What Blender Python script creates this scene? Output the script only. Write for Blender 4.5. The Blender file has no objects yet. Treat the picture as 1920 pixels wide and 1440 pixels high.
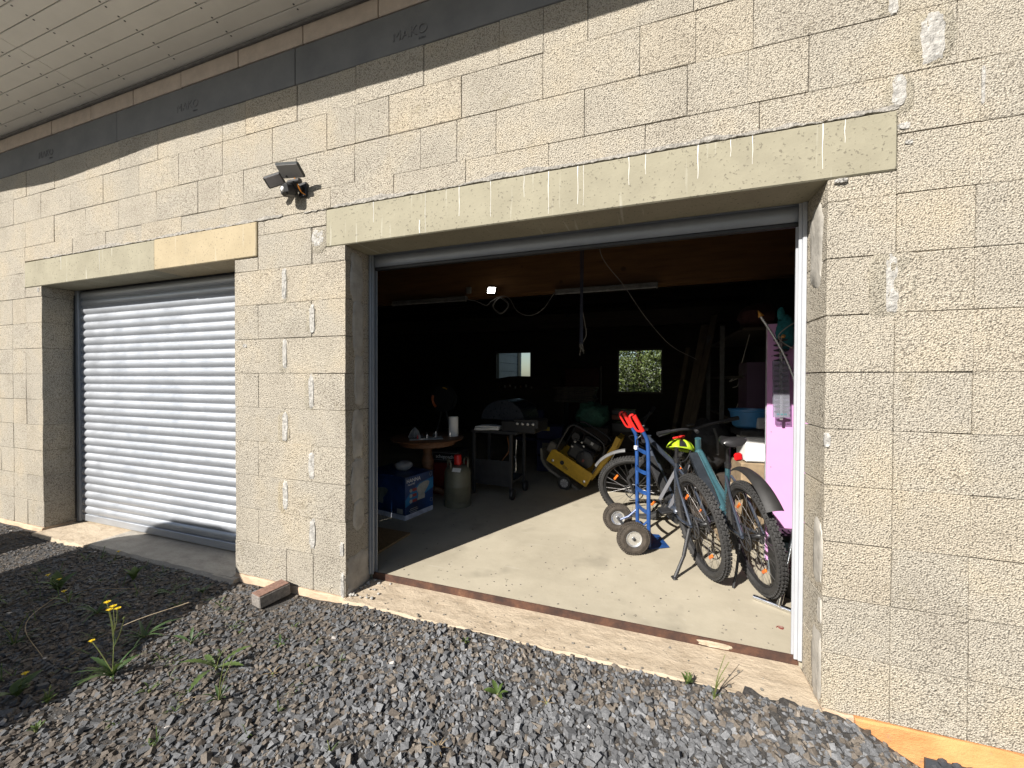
import bpy, math, random
import numpy as np
from mathutils import Vector, Matrix, noise as mnoise
random.seed(7); RNG = np.random.default_rng(7)
R = math.radians
scene = bpy.context.scene
COL = scene.collection

# ------------------------------------------------------------------ camera
cam = bpy.data.cameras.new('camera')
cam.sensor_width = 36.0; cam.lens = 735.0 / 1920 * 36; cam.clip_start = 0.05; cam.clip_end = 1200
camo = bpy.data.objects.new('camera', cam); COL.objects.link(camo)
yaw, pitch, roll = 0.3340, -0.0113, 0.0040
fw = Vector((-math.sin(yaw) * math.cos(pitch), math.cos(yaw) * math.cos(pitch), math.sin(pitch)))
rt = Vector((math.cos(yaw), math.sin(yaw), 0)); up = rt.cross(fw)
r2 = rt * math.cos(roll) + up * math.sin(roll); u2 = -rt * math.sin(roll) + up * math.cos(roll)
mw = Matrix((r2, u2, -fw)).transposed().to_4x4(); mw.translation = (0, -2.0986, 1.5625)
camo.matrix_world = mw
scene.camera = camo

# ------------------------------------------------------------------ sky, sun, exposure
SUN_DX, SUN_DZ = 0.4547, 0.77          # light travels +Y 1, +X .4547, -Z .77
w = bpy.data.worlds.new('World'); scene.world = w; w.use_nodes = True
nt = w.node_tree; nt.nodes.clear()
sky = nt.nodes.new('ShaderNodeTexSky'); sky.sky_type = 'NISHITA'; sky.sun_disc = False
sky.sun_elevation = math.atan2(SUN_DZ, math.hypot(1, SUN_DX))
sky.sun_rotation = math.atan2(-SUN_DX, -1.0)     # compass direction of the sun measured from +Y
bg = nt.nodes.new('ShaderNodeBackground'); bg.inputs['Strength'].default_value = 0.05
wo = nt.nodes.new('ShaderNodeOutputWorld')
nt.links.new(sky.outputs[0], bg.inputs[0]); nt.links.new(bg.outputs[0], wo.inputs[0])
sd = bpy.data.lights.new('sun', 'SUN'); sd.energy = 5.0; sd.angle = R(0.5); sd.color = (1.0, 0.955, 0.895)
so = bpy.data.objects.new('sun', sd); COL.objects.link(so)
so.rotation_euler = Vector((SUN_DX, 1.0, -SUN_DZ)).to_track_quat('-Z', 'Y').to_euler()
so.location = (-6, -14, 12)
vs = scene.view_settings
vs.view_transform = 'Standard'; vs.look = 'None'; vs.gamma = 1.0; vs.use_curve_mapping = False
vs.exposure = 0.85
scene.render.engine = 'CYCLES'

# ------------------------------------------------------------------ materials
MATS = {}
def nodes_of(name):
    m = bpy.data.materials.new(name); m.use_nodes = True
    t = m.node_tree; return m, t, t.nodes['Principled BSDF']
def N(t, kind, **kw):
    n = t.nodes.new('ShaderNode' + kind)
    for k, v in kw.items():
        if k.startswith('i_'): n.inputs[k[2:].replace('_', ' ')].default_value = v
        else: setattr(n, k, v)
    return n
def noise_tex(t, co, scale, detail=4, rough=.6):
    n = N(t, 'TexNoise'); n.inputs['Scale'].default_value = scale
    n.inputs['Detail'].default_value = detail; n.inputs['Roughness'].default_value = rough
    t.links.new(co, n.inputs['Vector']); return n.outputs['Fac']
def ramp(t, fac, stops, interp='LINEAR'):
    r = N(t, 'ValToRGB'); r.color_ramp.interpolation = interp; e = r.color_ramp.elements
    while len(e) < len(stops): e.new(.5)
    for el, (p, c) in zip(e, stops):
        el.position = p; el.color = (*c, 1) if len(c) == 3 else c
    t.links.new(fac, r.inputs[0]); return r.outputs[0]
def mixc(t, fac, a, b, mode='MIX'):
    m = N(t, 'Mix', data_type='RGBA', blend_type=mode)
    for s, v in ((0, fac), (6, a), (7, b)):
        if hasattr(v, 'is_linked') or hasattr(v, 'links'): t.links.new(v, m.inputs[s])
        elif isinstance(v, (int, float)): m.inputs[s].default_value = v
        else: m.inputs[s].default_value = (*v, 1)
    return m.outputs[2]
def bump(t, b, h, dist, strength=1.0, nrm=None):
    n = N(t, 'Bump'); n.inputs['Strength'].default_value = strength; n.inputs['Distance'].default_value = dist
    t.links.new(h, n.inputs['Height'])
    if nrm: t.links.new(nrm, n.inputs['Normal'])
    t.links.new(n.outputs[0], b.inputs['Normal']); return n.outputs[0]
def wpos(t): return N(t, 'NewGeometry').outputs['Position']
def opos(t): return N(t, 'TexCoord').outputs['Object']
def gray(v): return (v, v, v)

def M(name, col, rough=.55, metal=0, var=.25, scale=14, bmp=0, bsc=80, spec=.5, coat=0):
    if name in MATS: return MATS[name]
    m, t, b = nodes_of(name); co = wpos(t)
    f = noise_tex(t, co, scale, 5, .65)
    lo = tuple(c * (1 - var) for c in col); hi = tuple(min(1, c * (1 + var)) for c in col)
    t.links.new(ramp(t, f, [(.32, lo), (.68, hi)]), b.inputs['Base Color'])
    f2 = noise_tex(t, co, scale * 3, 3)
    mr = N(t, 'MapRange'); mr.inputs[3].default_value = max(.05, rough - .12); mr.inputs[4].default_value = min(1, rough + .12)
    t.links.new(f2, mr.inputs[0]); t.links.new(mr.outputs[0], b.inputs['Roughness'])
    b.inputs['Metallic'].default_value = metal; b.inputs['Specular IOR Level'].default_value = spec
    if coat: b.inputs['Coat Weight'].default_value = coat
    if bmp: bump(t, b, noise_tex(t, co, bsc, 4), bmp)
    MATS[name] = m; return m

def mat_block(name='pumice_block', k=1.0, kb=1.0):
    m, t, b = nodes_of(name); co = wpos(t)
    g = noise_tex(t, co, 170, 3, .6)
    v = N(t, 'TexVoronoi'); v.inputs['Scale'].default_value = 150; v.inputs['Randomness'].default_value = 1
    wp = N(t, 'VectorMath', operation='MULTIPLY_ADD'); nz = N(t, 'TexNoise'); nz.inputs['Scale'].default_value = 60; t.links.new(co, nz.inputs['Vector'])
    wp.inputs[1].default_value = (.006, .006, .006); t.links.new(nz.outputs['Color'], wp.inputs[0]); t.links.new(co, wp.inputs[2]); t.links.new(wp.outputs[0], v.inputs['Vector'])
    a = N(t, 'Math', operation='MULTIPLY_ADD'); a.inputs[1].default_value = -.6
    t.links.new(v.outputs['Distance'], a.inputs[0]); t.links.new(g, a.inputs[2])
    c = ramp(t, a.outputs[0], [(p, (r * k, g_ * k, b_ * k * kb)) for p, (r, g_, b_) in [(.0, (.235, .21, .174)), (.08, (.40, .365, .304)), (.2, (.51, .469, .394)), (.4, (.605, .562, .478))]])
    big = noise_tex(t, co, 2.3, 4, .6)
    c = mixc(t, 1.0, c, ramp(t, big, [(.30, (.84, .825, .81)), (.5, (.97, .96, .945)), (.70, (1.05, 1.0, .915))]), 'MULTIPLY')
    st = noise_tex(t, co, 5.5, 5, .7)
    c = mixc(t, ramp(t, st, [(.59, gray(0)), (.74, gray(.5))]), c, (.29 * k, .25 * k, .17 * k))
    oi = N(t, 'ObjectInfo').outputs['Random']
    c = mixc(t, 1.0, c, ramp(t, oi, [(0, (.945, .945, .94)), (.35, (.978, .975, .968)), (.8, (1.01, 1.0, .978)), (1, (1.03, 1.0, .95))]), 'MULTIPLY')
    t.links.new(c, b.inputs['Base Color']); b.inputs['Roughness'].default_value = .95; b.inputs['Specular IOR Level'].default_value = .15
    g2 = noise_tex(t, co, 62, 5, .75)
    a2 = N(t, 'Math', operation='MULTIPLY_ADD'); a2.inputs[1].default_value = .8; t.links.new(g2, a2.inputs[0]); t.links.new(a.outputs[0], a2.inputs[2])
    bump(t, b, a2.outputs[0], .0115, .95)
    return m
def mat_lintel(name='lintel_concrete', c0=(.25, .229, .166), c1=(.308, .284, .208)):
    m, t, b = nodes_of(name); co = wpos(t)
    c = ramp(t, noise_tex(t, co, 4, 5, .6), [(.3, c0), (.7, c1)])
    # fine air holes
    pores = noise_tex(t, co, 75, 2, .5)
    c = mixc(t, ramp(t, pores, [(.63, gray(0)), (.69, gray(.75))]), c, (.13, .115, .085))
    mp = N(t, 'Mapping'); mp.inputs['Scale'].default_value = (20, 1, 1.2); t.links.new(co, mp.inputs[0])
    drip = noise_tex(t, mp.outputs[0], 1.6, 3, .5)
    c = mixc(t, ramp(t, drip, [(.62, gray(0)), (.70, gray(.30))]), c, (.62, .60, .52))
    gl = noise_tex(t, co, 2.2, 4, .65)
    c = mixc(t, ramp(t, gl, [(.55, gray(0)), (.75, gray(.5))]), c, (.205, .187, .138))
    t.links.new(c, b.inputs['Base Color']); b.inputs['Roughness'].default_value = .85; b.inputs['Specular IOR Level'].default_value = .25
    bump(t, b, pores, .002, .6)
    return m
def mat_ring():
    m, t, b = nodes_of('ring_beam_concrete'); co = wpos(t)
    c = ramp(t, noise_tex(t, co, 3, 6, .65), [(.3, (.125, .128, .13)), (.7, (.185, .185, .18))])
    t.links.new(c, b.inputs['Base Color']); b.inputs['Roughness'].default_value = .9
    bump(t, b, noise_tex(t, co, 60, 4), .002, .6); return m
def mat_floor():
    m, t, b = nodes_of('concrete_floor'); co = wpos(t)
    c = ramp(t, noise_tex(t, co, 1.6, 7, .68), [(.28, (.34, .30, .225)), (.5, (.415, .37, .28)), (.75, (.48, .43, .33))])
    sp = noise_tex(t, co, 38, 3, .6)
    c = mixc(t, ramp(t, sp, [(.66, gray(0)), (.73, gray(.35))]), c, (.50, .47, .40))
    mp = N(t, 'Mapping'); mp.inputs['Rotation'].default_value = (0, 0, .6); mp.inputs['Scale'].default_value = (1, 1.8, 1); t.links.new(co, mp.inputs[0])
    sw = noise_tex(t, mp.outputs[0], 1.3, 5, .6)
    c = mixc(t, ramp(t, sw, [(.50, gray(0)), (.66, gray(.28))]), c, (.32, .285, .215))
    dk = noise_tex(t, co, 21, 2, .5)
    c = mixc(t, ramp(t, dk, [(.71, gray(0)), (.75, gray(.6))]), c, (.13, .115, .09))
    oil = noise_tex(t, co, 2.7, 3, .55)
    c = mixc(t, ramp(t, oil, [(.60, gray(0)), (.72, gray(.45))]), c, (.24, .215, .165))
    mp2 = N(t, 'Mapping'); mp2.inputs['Rotation'].default_value = (0, 0, -.4); mp2.inputs['Scale'].default_value = (2, 26, 1); t.links.new(co, mp2.inputs[0])
    c = mixc(t, ramp(t, noise_tex(t, mp2.outputs[0], 1.1, 3, .5), [(.66, gray(0)), (.72, gray(.3))]), c, (.50, .46, .38))
    t.links.new(c, b.inputs['Base Color']); b.inputs['Roughness'].default_value = .8; b.inputs['Specular IOR Level'].default_value = .3
    bump(t, b, noise_tex(t, co, 55, 4), .0012, .6); return m
def mat_rust():
    m, t, b = nodes_of('rusty_steel'); co = wpos(t)
    c = ramp(t, noise_tex(t, co, 9, 7, .7), [(.28, (.022, .014, .012)), (.48, (.060, .029, .019)), (.62, (.105, .048, .027)), (.78, (.24, .125, .07))])
    t.links.new(c, b.inputs['Base Color']); b.inputs['Roughness'].default_value = .9
    bump(t, b, noise_tex(t, co, 70, 5), .003, .8); return m
def mat_sill(name='sill_concrete', c0=(.40, .31, .21), c1=(.58, .47, .34)):
    m, t, b = nodes_of(name); co = wpos(t)
    mp = N(t, 'Mapping'); mp.inputs['Scale'].default_value = (1, 1.7, 1.7); t.links.new(co, mp.inputs[0])
    f = noise_tex(t, mp.outputs[0], 7, 8, .72)
    c = ramp(t, f, [(.3, c0), (.55, c1), (.75, tuple(min(1, x * 1.12) for x in c1))])
    c = mixc(t, ramp(t, noise_tex(t, co, 30, 3), [(.64, gray(0)), (.74, gray(.5))]), c, (.26, .21, .15))
    t.links.new(c, b.inputs['Base Color']); b.inputs['Roughness'].default_value = .95
    bump(t, b, f, .024, .75); return m
def mat_gravel():
    m, t, b = nodes_of('gravel_stone')
    at = N(t, 'Attribute', attribute_name='tone')
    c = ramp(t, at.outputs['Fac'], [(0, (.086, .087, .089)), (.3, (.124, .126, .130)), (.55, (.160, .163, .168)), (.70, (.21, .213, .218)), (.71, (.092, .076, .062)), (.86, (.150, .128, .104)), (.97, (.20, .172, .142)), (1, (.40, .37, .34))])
    co = wpos(t); f = noise_tex(t, co, 140, 4, .65)
    c = mixc(t, 1.0, c, ramp(t, f, [(.3, gray(.70)), (.7, gray(1.3))]), 'MULTIPLY')
    t.links.new(c, b.inputs['Base Color']); b.inputs['Roughness'].default_value = .8; b.inputs['Specular IOR Level'].default_value = .4
    bump(t, b, f, .003, .5); return m
def mat_ground():
    m, t, b = nodes_of('gravel_dust'); co = wpos(t)
    f = noise_tex(t, co, 60, 6, .75)
    c = ramp(t, f, [(.3, (.034, .031, .029)), (.5, (.066, .061, .056)), (.7, (.115, .106, .095))])
    t.links.new(c, b.inputs['Base Color']); b.inputs['Roughness'].default_value = .95
    bump(t, b, f, .02, .9); return m
def mat_wood(name, c0, c1, axis=(1, 14, 14), sc=2.2, rough=.6):
    m, t, b = nodes_of(name); co = wpos(t)
    mp = N(t, 'Mapping'); mp.inputs['Scale'].default_value = axis; t.links.new(co, mp.inputs[0])
    f = noise_tex(t, mp.outputs[0], sc, 6, .65)
    c = ramp(t, f, [(.3, c0), (.7, c1)])
    k = noise_tex(t, co, 5, 1, .4)
    c = mixc(t, ramp(t, k, [(.70, gray(0)), (.75, gray(.7))]), c, tuple(x * .35 for x in c0))
    t.links.new(c, b.inputs['Base Color']); b.inputs['Roughness'].default_value = rough
    bump(t, b, f, .002, .4); return m
def mat_slat():
    m, t, b = nodes_of('aluminium_slat'); co = wpos(t)
    mp = N(t, 'Mapping'); mp.inputs['Scale'].default_value = (.6, 1, 16); t.links.new(co, mp.inputs[0])
    f = noise_tex(t, mp.outputs[0], 9, 5, .7)
    c = ramp(t, f, [(.3, (.34, .36, .39)), (.7, (.46, .48, .51))])
    t.links.new(c, b.inputs['Base Color']); b.inputs['Metallic'].default_value = .55
    r = ramp(t, noise_tex(t, co, 6, 5), [(.3, gray(.34)), (.7, gray(.5))]); t.links.new(r, b.inputs['Roughness'])
    bump(t, b, f, .0012, .35); return m
def mat_glass():
    m, t, b = nodes_of('window_glass')
    b.inputs['Base Color'].default_value = (.9, .95, .95, 1); b.inputs['Roughness'].default_value = .02
    b.inputs['Transmission Weight'].default_value = 1; b.inputs['IOR'].default_value = 1.02; return m
def mat_emit(name, col, s):
    m, t, b = nodes_of(name); b.inputs['Emission Color'].default_value = (*col, 1); b.inputs['Emission Strength'].default_value = s; return m
def mat_leaf(name, c0, c1, trans=.25):
    m, t, b = nodes_of(name); co = wpos(t)
    c = ramp(t, noise_tex(t, co, 22, 3), [(.3, c0), (.7, c1)])
    t.links.new(c, b.inputs['Base Color']); b.inputs['Roughness'].default_value = .55
    tr = N(t, 'BsdfTranslucent'); t.links.new(c, tr.inputs[0])
    mx = N(t, 'MixShader'); mx.inputs[0].default_value = trans
    t.links.new(b.outputs[0], mx.inputs[1]); t.links.new(tr.outputs[0], mx.inputs[2])
    t.links.new(mx.outputs[0], t.nodes['Material Output'].inputs[0]); return m
def mat_clear(name, col):
    m, t, b = nodes_of(name); b.inputs['Base Color'].default_value = (*col, 1); b.inputs['Roughness'].default_value = .15
    tp = N(t, 'BsdfTransparent'); tp.inputs[0].default_value = (.85, .85, .88, 1)
    mx = N(t, 'MixShader'); mx.inputs[0].default_value = .16
    t.links.new(tp.outputs[0], mx.inputs[1]); t.links.new(b.outputs[0], mx.inputs[2])
    t.links.new(mx.outputs[0], t.nodes['Material Output'].inputs[0]); return m

BLOCK = mat_block(); SMEAR = mat_block('mortar_smear', .86, .97); LINTEL = mat_lintel(); LINTEL2 = mat_lintel('lintel_render', (.335, .275, .175), (.40, .33, .215))
RING = mat_ring(); FLOOR = mat_floor(); RUST = mat_rust(); SILL = mat_sill('sill_concrete', (.33, .26, .18), (.47, .385, .28)); SILLG = mat_sill('sill_grey', (.26, .235, .20), (.36, .33, .28))
FOUND = mat_sill('foundation_pale', (.38, .27, .18), (.52, .39, .27)); ORANGE = mat_sill('foundation_orange', (.50, .22, .075), (.60, .29, .11))
GRAVEL = mat_gravel(); GROUND = mat_ground(); SLAT = mat_slat(); GLASS = mat_glass()
BEAMW = mat_wood('glulam_wood', (.13, .060, .02), (.22, .11, .038)); DARKW = mat_wood('dark_boards', (.020, .015, .011), (.05, .036, .026), rough=.8)  # dark boards: interior shade of roof and back wall put into the colour
TABLEW = mat_wood('table_wood', (.10, .045, .02), (.20, .095, .045)); PLANKW = mat_wood('old_plank', (.05, .038, .026), (.10, .08, .055), (8, 8, .7))
OSB = mat_wood('chipboard', (.22, .13, .055), (.38, .25, .12), (6, 6, 6), 6)
CORE = M('mortar_core', (.21, .185, .14), .95, var=.4, scale=30)
MORTAR = M('mortar', (.385, .37, .34), .95, var=.35, scale=45, bmp=.012, bsc=70, spec=.1)
MORTARB = M('mortar_bed_rough', (.33, .31, .275), .95, var=.5, scale=75, bmp=.02, bsc=90, spec=.1)
PLASTER = M('plaster_smear', (.40, .375, .33), .95, var=.2, scale=12, bmp=.003, bsc=30, spec=.1)
PINKB = M('aerated_block', (.48, .40, .33), .9, var=.12, scale=9, bmp=.002)
SOFFIT = M('soffit_paint', (.76, .73, .66), .5, var=.05, scale=3)
ALU = M('aluminium', (.58, .60, .63), .35, .6, .06, 6)
ALUG = M('grey_aluminium', (.26, .28, .31), .4, .3, .08, 6)
LITRAIL = M('sunlit_rail_aluminium', (.40, .41, .43), .4, 0, .05, 5)  # aluminium like the left rail, sunlight painted in as a paler colour
BLACKP = M('black_plastic', (.018, .018, .019), .45, 0, .3, 30)
BLACKR = M('tyre_rubber', (.030, .029, .028), .8, 0, .35, 25, .002, 120)
DUSTR = M('dusty_rubber', (.075, .068, .058), .9, 0, .4, 18, .002, 120)
STEEL = M('zinc_steel', (.72, .72, .71), .28, .8, .15, 20)
CHROME = M('chrome', (.75, .76, .78), .15, 1.0, .08, 8)
DSTEEL = M('dark_steel', (.05, .05, .052), .5, .5, .3, 20)
BLUEP = M('blue_powder_paint', (.016, .062, .21), .4, 0, .25, 12, .001, 60)
REDP = M('red_plastic', (.62, .022, .018), .35, 0, .08, 8)
YELP = M('yellow_paint', (.48, .29, .012), .45, 0, .18, 9, .001, 50)
FRAME1 = M('graphite_paint', (.045, .055, .075), .3, .3, .2, 8, coat=.5)
FRAME2 = M('teal_paint', (.05, .125, .15), .28, .3, .15, 8, coat=.5)
ORREF = M('orange_reflector', (.75, .16, .02), .2, 0, .1, 60)
REDREF = M('red_reflector', (.55, .01, .012), .2, 0, .15, 60)
NEON = M('neon_yellow', (.36, .50, .02), .4, 0, .08, 20)
PINK = M('pink_laminate', (.62, .32, .57), .4, 0, .04, 3)
PURPLE = M('purple_panel', (.055, .026, .055), .5, 0, .1, 4)
KNOB = M('wooden_knob', (.52, .24, .05), .35, 0, .15, 25, coat=.4)
TEAL = M('teal_plush', (.015, .15, .17), .95, 0, .3, 60, .01, 90)
OLIVE = M('olive_bottle_paint', (.14, .135, .095), .45, .1, .15, 8)
WHITE = M('white_paper', (.78, .77, .74), .8, 0, .05, 12)
DWHITE = M('dirty_white', (.36, .36, .36), .7, 0, .12, 12)
NAVY = M('navy_fabric', (.015, .018, .06), .85, 0, .3, 40)
BLUEB = M('blue_tub_plastic', (.035, .15, .32), .4, 0, .12, 8)
GREENB = M('green_canvas', (.02, .075, .05), .8, 0, .35, 12, .02, 14)
GREENP = M('green_plastic', (.035, .30, .045), .4, 0, .12, 9)
PRINTB = M('blue_print', (.010, .035, .12), .35, 0, .7, 3)
PRINTC = M('cyan_print', (.02, .16, .36), .35, 0, .3, 6)
PAVER = M('paver_concrete', (.20, .115, .085), .95, 0, .3, 40, .006, 90)
PAVERG = M('paver_grey', (.20, .18, .16), .95, 0, .35, 60, .006, 90)
WINF = M('window_frame_paint', (.06, .05, .045), .6, 0, .15, 10)
CLEAR = mat_clear('clear_plastic', (.55, .56, .62))
LEAF = mat_leaf('weed_leaf', (.045, .08, .018), (.10, .15, .035)); LEAFD = mat_leaf('dark_weed_leaf', (.03, .07, .018), (.07, .12, .035))
STEM = mat_leaf('weed_stem', (.10, .12, .03), (.17, .19, .06), .1); DRY = mat_leaf('dry_stalk', (.20, .14, .07), (.32, .24, .13), .1)
PETAL = mat_leaf('yellow_petal', (.72, .50, .01), (.85, .62, .02), .2)
CONIF = mat_leaf('conifer_foliage', (.06, .085, .02), (.15, .18, .05), .2)
BARK = M('bark', (.07, .05, .035), .95, 0, .4, 20, .02, 20)
SIDING = M('grey_siding', (.17, .20, .22), .5, .1, .08, 3)
TARP = M('van_paint', (.40, .42, .44), .3, .2, .05, 3, coat=.5)
BING = M('bin_plastic', (.03, .05, .035), .5, 0, .1, 6)
INWALL = M('inner_wall', (.095, .088, .078), .95, 0, .3, 5, .006, 60)  # far darker than bare block, interior shade put into the colour
STICK = M('grey_strap', (.13, .13, .14), .6, 0, .1, 20)

# ------------------------------------------------------------------ mesh helpers
def frame_from(d):
    d = Vector(d).normalized(); a = Vector((0, 0, 1)) if abs(d.z) < .9 else Vector((1, 0, 0))
    x = d.cross(a).normalized(); return x, d.cross(x)
class MB:
    def __init__(s): s.V = []; s.F = []
    def add(s, vs, fs, M4=None):
        o = len(s.V)
        s.V += [tuple(M4 @ Vector(v)) if M4 else tuple(v) for v in vs]
        s.F += [tuple(i + o for i in f) for f in fs]; return s
    def box(s, c, d, M4=None, ch=0):
        x, y, z = (k / 2 for k in d)
        if ch <= 0:
            vs = [(c[0] + a * x, c[1] + b * y, c[2] + e * z) for a in (-1, 1) for b in (-1, 1) for e in (-1, 1)]
            fs = [(0, 1, 3, 2), (4, 6, 7, 5), (0, 4, 5, 1), (2, 3, 7, 6), (0, 2, 6, 4), (1, 5, 7, 3)]
            return s.add(vs, fs, M4)
        ch = min(ch, .45 * min(d)); vs = []; ix = {}
        for a in (-1, 1):
            for b in (-1, 1):
                for e in (-1, 1):
                    for k in range(3):
                        p = [a * x, b * y, e * z]
                        for j, q in enumerate((a, b, e)):
                            if j != k: p[j] -= q * ch
                        ix[a, b, e, k] = len(vs); vs.append((c[0] + p[0], c[1] + p[1], c[2] + p[2]))
        fs = []
        q4 = [(-1, -1), (1, -1), (1, 1), (-1, 1)]
        for k in range(3):
            for sg in (-1, 1):
                f = []
                for u, v in q4:
                    t = [u, v]; t.insert(k, sg); f.append(ix[t[0], t[1], t[2], k])
                if (sg == 1) != (k != 1): f.reverse()
                fs.append(tuple(f))
        for k in range(3):       # edges along axis k
            i, j = [q for q in range(3) if q != k]
            for u in (-1, 1):
                for v in (-1, 1):
                    def P(e, face):
                        t = [0, 0, 0]; t[k] = e; t[i] = u; t[j] = v; return ix[t[0], t[1], t[2], face]
                    f = [P(-1, i), P(1, i), P(1, j), P(-1, j)]
                    if (u * v == 1) == (k != 1): f.reverse()
                    fs.append(tuple(f))
        for a in (-1, 1):
            for b in (-1, 1):
                for e in (-1, 1):
                    f = [ix[a, b, e, 0], ix[a, b, e, 1], ix[a, b, e, 2]]
                    if a * b * e == -1: f.reverse()
                    fs.append(tuple(f))
        return s.add(vs, fs, M4)
    def tube(s, pts, r, n=8, M4=None, closed=False, cap=True):
        pts = [Vector(p) for p in pts]; m = len(pts); vs = []; fs = []
        rr = r if isinstance(r, (list, tuple)) else [r] * m
        px = None
        for i, p in enumerate(pts):
            if closed: d = pts[(i + 1) % m] - pts[i - 1]
            else: d = pts[min(i + 1, m - 1)] - pts[max(i - 1, 0)]
            d.normalize()
            if px is None: x, _ = frame_from(d)
            else:
                x = px - d * px.dot(d)
                x = x.normalized() if x.length > 1e-5 else frame_from(d)[0]
            y = d.cross(x); px = x
            for k in range(n):
                a = 2 * math.pi * k / n; vs.append(p + (x * math.cos(a) + y * math.sin(a)) * rr[i])
        for i in range(m if closed else m - 1):
            j = (i + 1) % m
            for k in range(n):
                k2 = (k + 1) % n; fs.append((i * n + k, i * n + k2, j * n + k2, j * n + k))
        if cap and not closed:
            fs.append(tuple(range(n - 1, -1, -1))); fs.append(tuple((m - 1) * n + k for k in range(n)))
        return s.add(vs, fs, M4)
    def lathe(s, prof, n=24, M4=None, cap=True):
        vs = []; fs = []; m = len(prof)
        for r, z in prof:
            for k in range(n):
                a = 2 * math.pi * k / n; vs.append((r * math.cos(a), r * math.sin(a), z))
        for i in range(m - 1):
            for k in range(n):
                k2 = (k + 1) % n; fs.append((i * n + k, i * n + k2, (i + 1) * n + k2, (i + 1) * n + k))
        if cap:
            if prof[0][0] > 1e-4: fs.append(tuple(range(n - 1, -1, -1)))
            if prof[-1][0] > 1e-4: fs.append(tuple((m - 1) * n + k for k in range(n)))
        return s.add(vs, fs, M4)
    def prism(s, poly, h0, h1, axes='xz', M4=None):
        """2D polygon extruded along the remaining axis between h0 and h1"""
        n = len(poly); vs = []
        for h in (h0, h1):
            for a, b in poly:
                vs.append({'xz': (a, h, b), 'xy': (a, b, h), 'yz': (h, a, b)}[axes])
        fs = [tuple(range(n)), tuple(range(2 * n - 1, n - 1, -1))] + [(i, i + n, (i + 1) % n + n, (i + 1) % n) for i in range(n)]
        return s.add(vs, fs, M4)
    def build(s, name, mat, parent=None, smooth=0, loc=None, kind=None):
        me = bpy.data.meshes.new(name); me.from_pydata(s.V, [], s.F); me.update()
        import bmesh
        bm = bmesh.new(); bm.from_mesh(me); bmesh.ops.recalc_face_normals(bm, faces=bm.faces); bm.to_mesh(me); bm.free()
        if mat: me.materials.append(mat)
        if smooth:
            me.shade_smooth(); me.set_sharp_from_angle(angle=R(smooth))
        return link(name, me, parent, loc, kind)
def link(name, me, parent=None, loc=None, kind=None):
    o = bpy.data.objects.new(name, me); COL.objects.link(o)
    if parent: o.parent = parent
    if loc is not None: o.location = loc
    if kind: o['kind'] = kind
    return o
def thing(name, label, cat, loc=(0, 0, 0), rz=0, group=None, rot=None):
    o = bpy.data.objects.new(name, None); COL.objects.link(o); o.empty_display_size = .1
    o.location = loc; o.rotation_euler = rot if rot else (0, 0, rz); tag(o, label, cat, group); return o
def tag(o, label, cat, group=None):
    o['label'] = label; o['category'] = cat
    if group: o['group'] = group
    return o
def T(x, y, z): return Matrix.Translation((x, y, z))
def RX(a): return Matrix.Rotation(a, 4, 'X')
def RY(a): return Matrix.Rotation(a, 4, 'Y')
def RZ(a): return Matrix.Rotation(a, 4, 'Z')
def along(d, p=(0, 0, 0)):
    """matrix that turns local z towards d"""
    return T(*p) @ Vector(d).to_track_quat('Z', 'Y').to_matrix().to_4x4()
def lettering(name, text, size, mat, parent, M4, ext=.001, spread=1.0):
    cu = bpy.data.curves.new('t', 'FONT'); cu.body = text; cu.size = size; cu.extrude = ext; cu.space_character = spread; cu.resolution_u = 3
    cu.align_x = 'CENTER'; cu.align_y = 'CENTER'
    ob = bpy.data.objects.new('t', cu); COL.objects.link(ob)
    bpy.context.view_layer.update()
    me = bpy.data.meshes.new_from_object(ob.evaluated_get(bpy.context.evaluated_depsgraph_get()))
    bpy.data.objects.remove(ob); me.materials.clear(); me.materials.append(mat); me.name = name
    me.transform(M4); return link(name, me, parent)
def arc(c, r, a0, a1, n, plane='xz'):
    out = []
    for i in range(n + 1):
        a = a0 + (a1 - a0) * i / n; u, v = r * math.cos(a), r * math.sin(a)
        out.append({'xz': (c[0] + u, c[1], c[2] + v), 'xy': (c[0] + u, c[1] + v, c[2]), 'yz': (c[0], c[1] + u, c[2] + v)}[plane])
    return out
def bez(p, n=12):
    """smooth Catmull-Rom curve through points"""
    p = [Vector(q) for q in p]; q = [p[0] * 2 - p[1]] + p + [p[-1] * 2 - p[-2]]; out = []
    for i in range(1, len(q) - 2):
        for k in range(n):
            t = k / n; a, b, c, d = q[i - 1], q[i], q[i + 1], q[i + 2]
            out.append(.5 * ((2 * b) + (c - a) * t + (2 * a - 5 * b + 4 * c - d) * t * t + (3 * b - a - 3 * c + d) * t ** 3))
    out.append(p[-1]); return out
def smooth01(a, b, x):
    t = max(0, min(1, (x - a) / (b - a))); return t * t * (3 - 2 * t)

# ------------------------------------------------------------------ ground and gravel
def gz(x, y):
    z = .05 + .022 * mnoise.noise(Vector((x * .9, y * 1.1, 3))) + .010 * mnoise.noise(Vector((x * 4, y * 4, 7)))
    if y > -1.2:
        near = smooth01(-.55, -.05, y)
        z += .035 * near * smooth01(-2.1, -1.7, x) * (1 - smooth01(.80, 1.05, x))
        z -= (.13 * smooth01(.80, 1.22, x) + .05 * smooth01(1.1, 1.6, x)) * smooth01(-.9, -.2, y)
    return z
xs = [-400, -120, -50, -25, -14] + list(np.arange(-10, 4.01, .1)) + [6, 12, 25, 50, 120, 400]
ys = [-400, -120, -50, -20, -9] + list(np.arange(-5, .31, .1)) + [1, 4, 8.4, 14, 25, 60, 150, 400]
V = [(x, y, gz(x, y) if (-11 < x < 5 and -6 < y < .35) else (.02 if y < 8.3 else .0)) for y in ys for x in xs]
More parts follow.
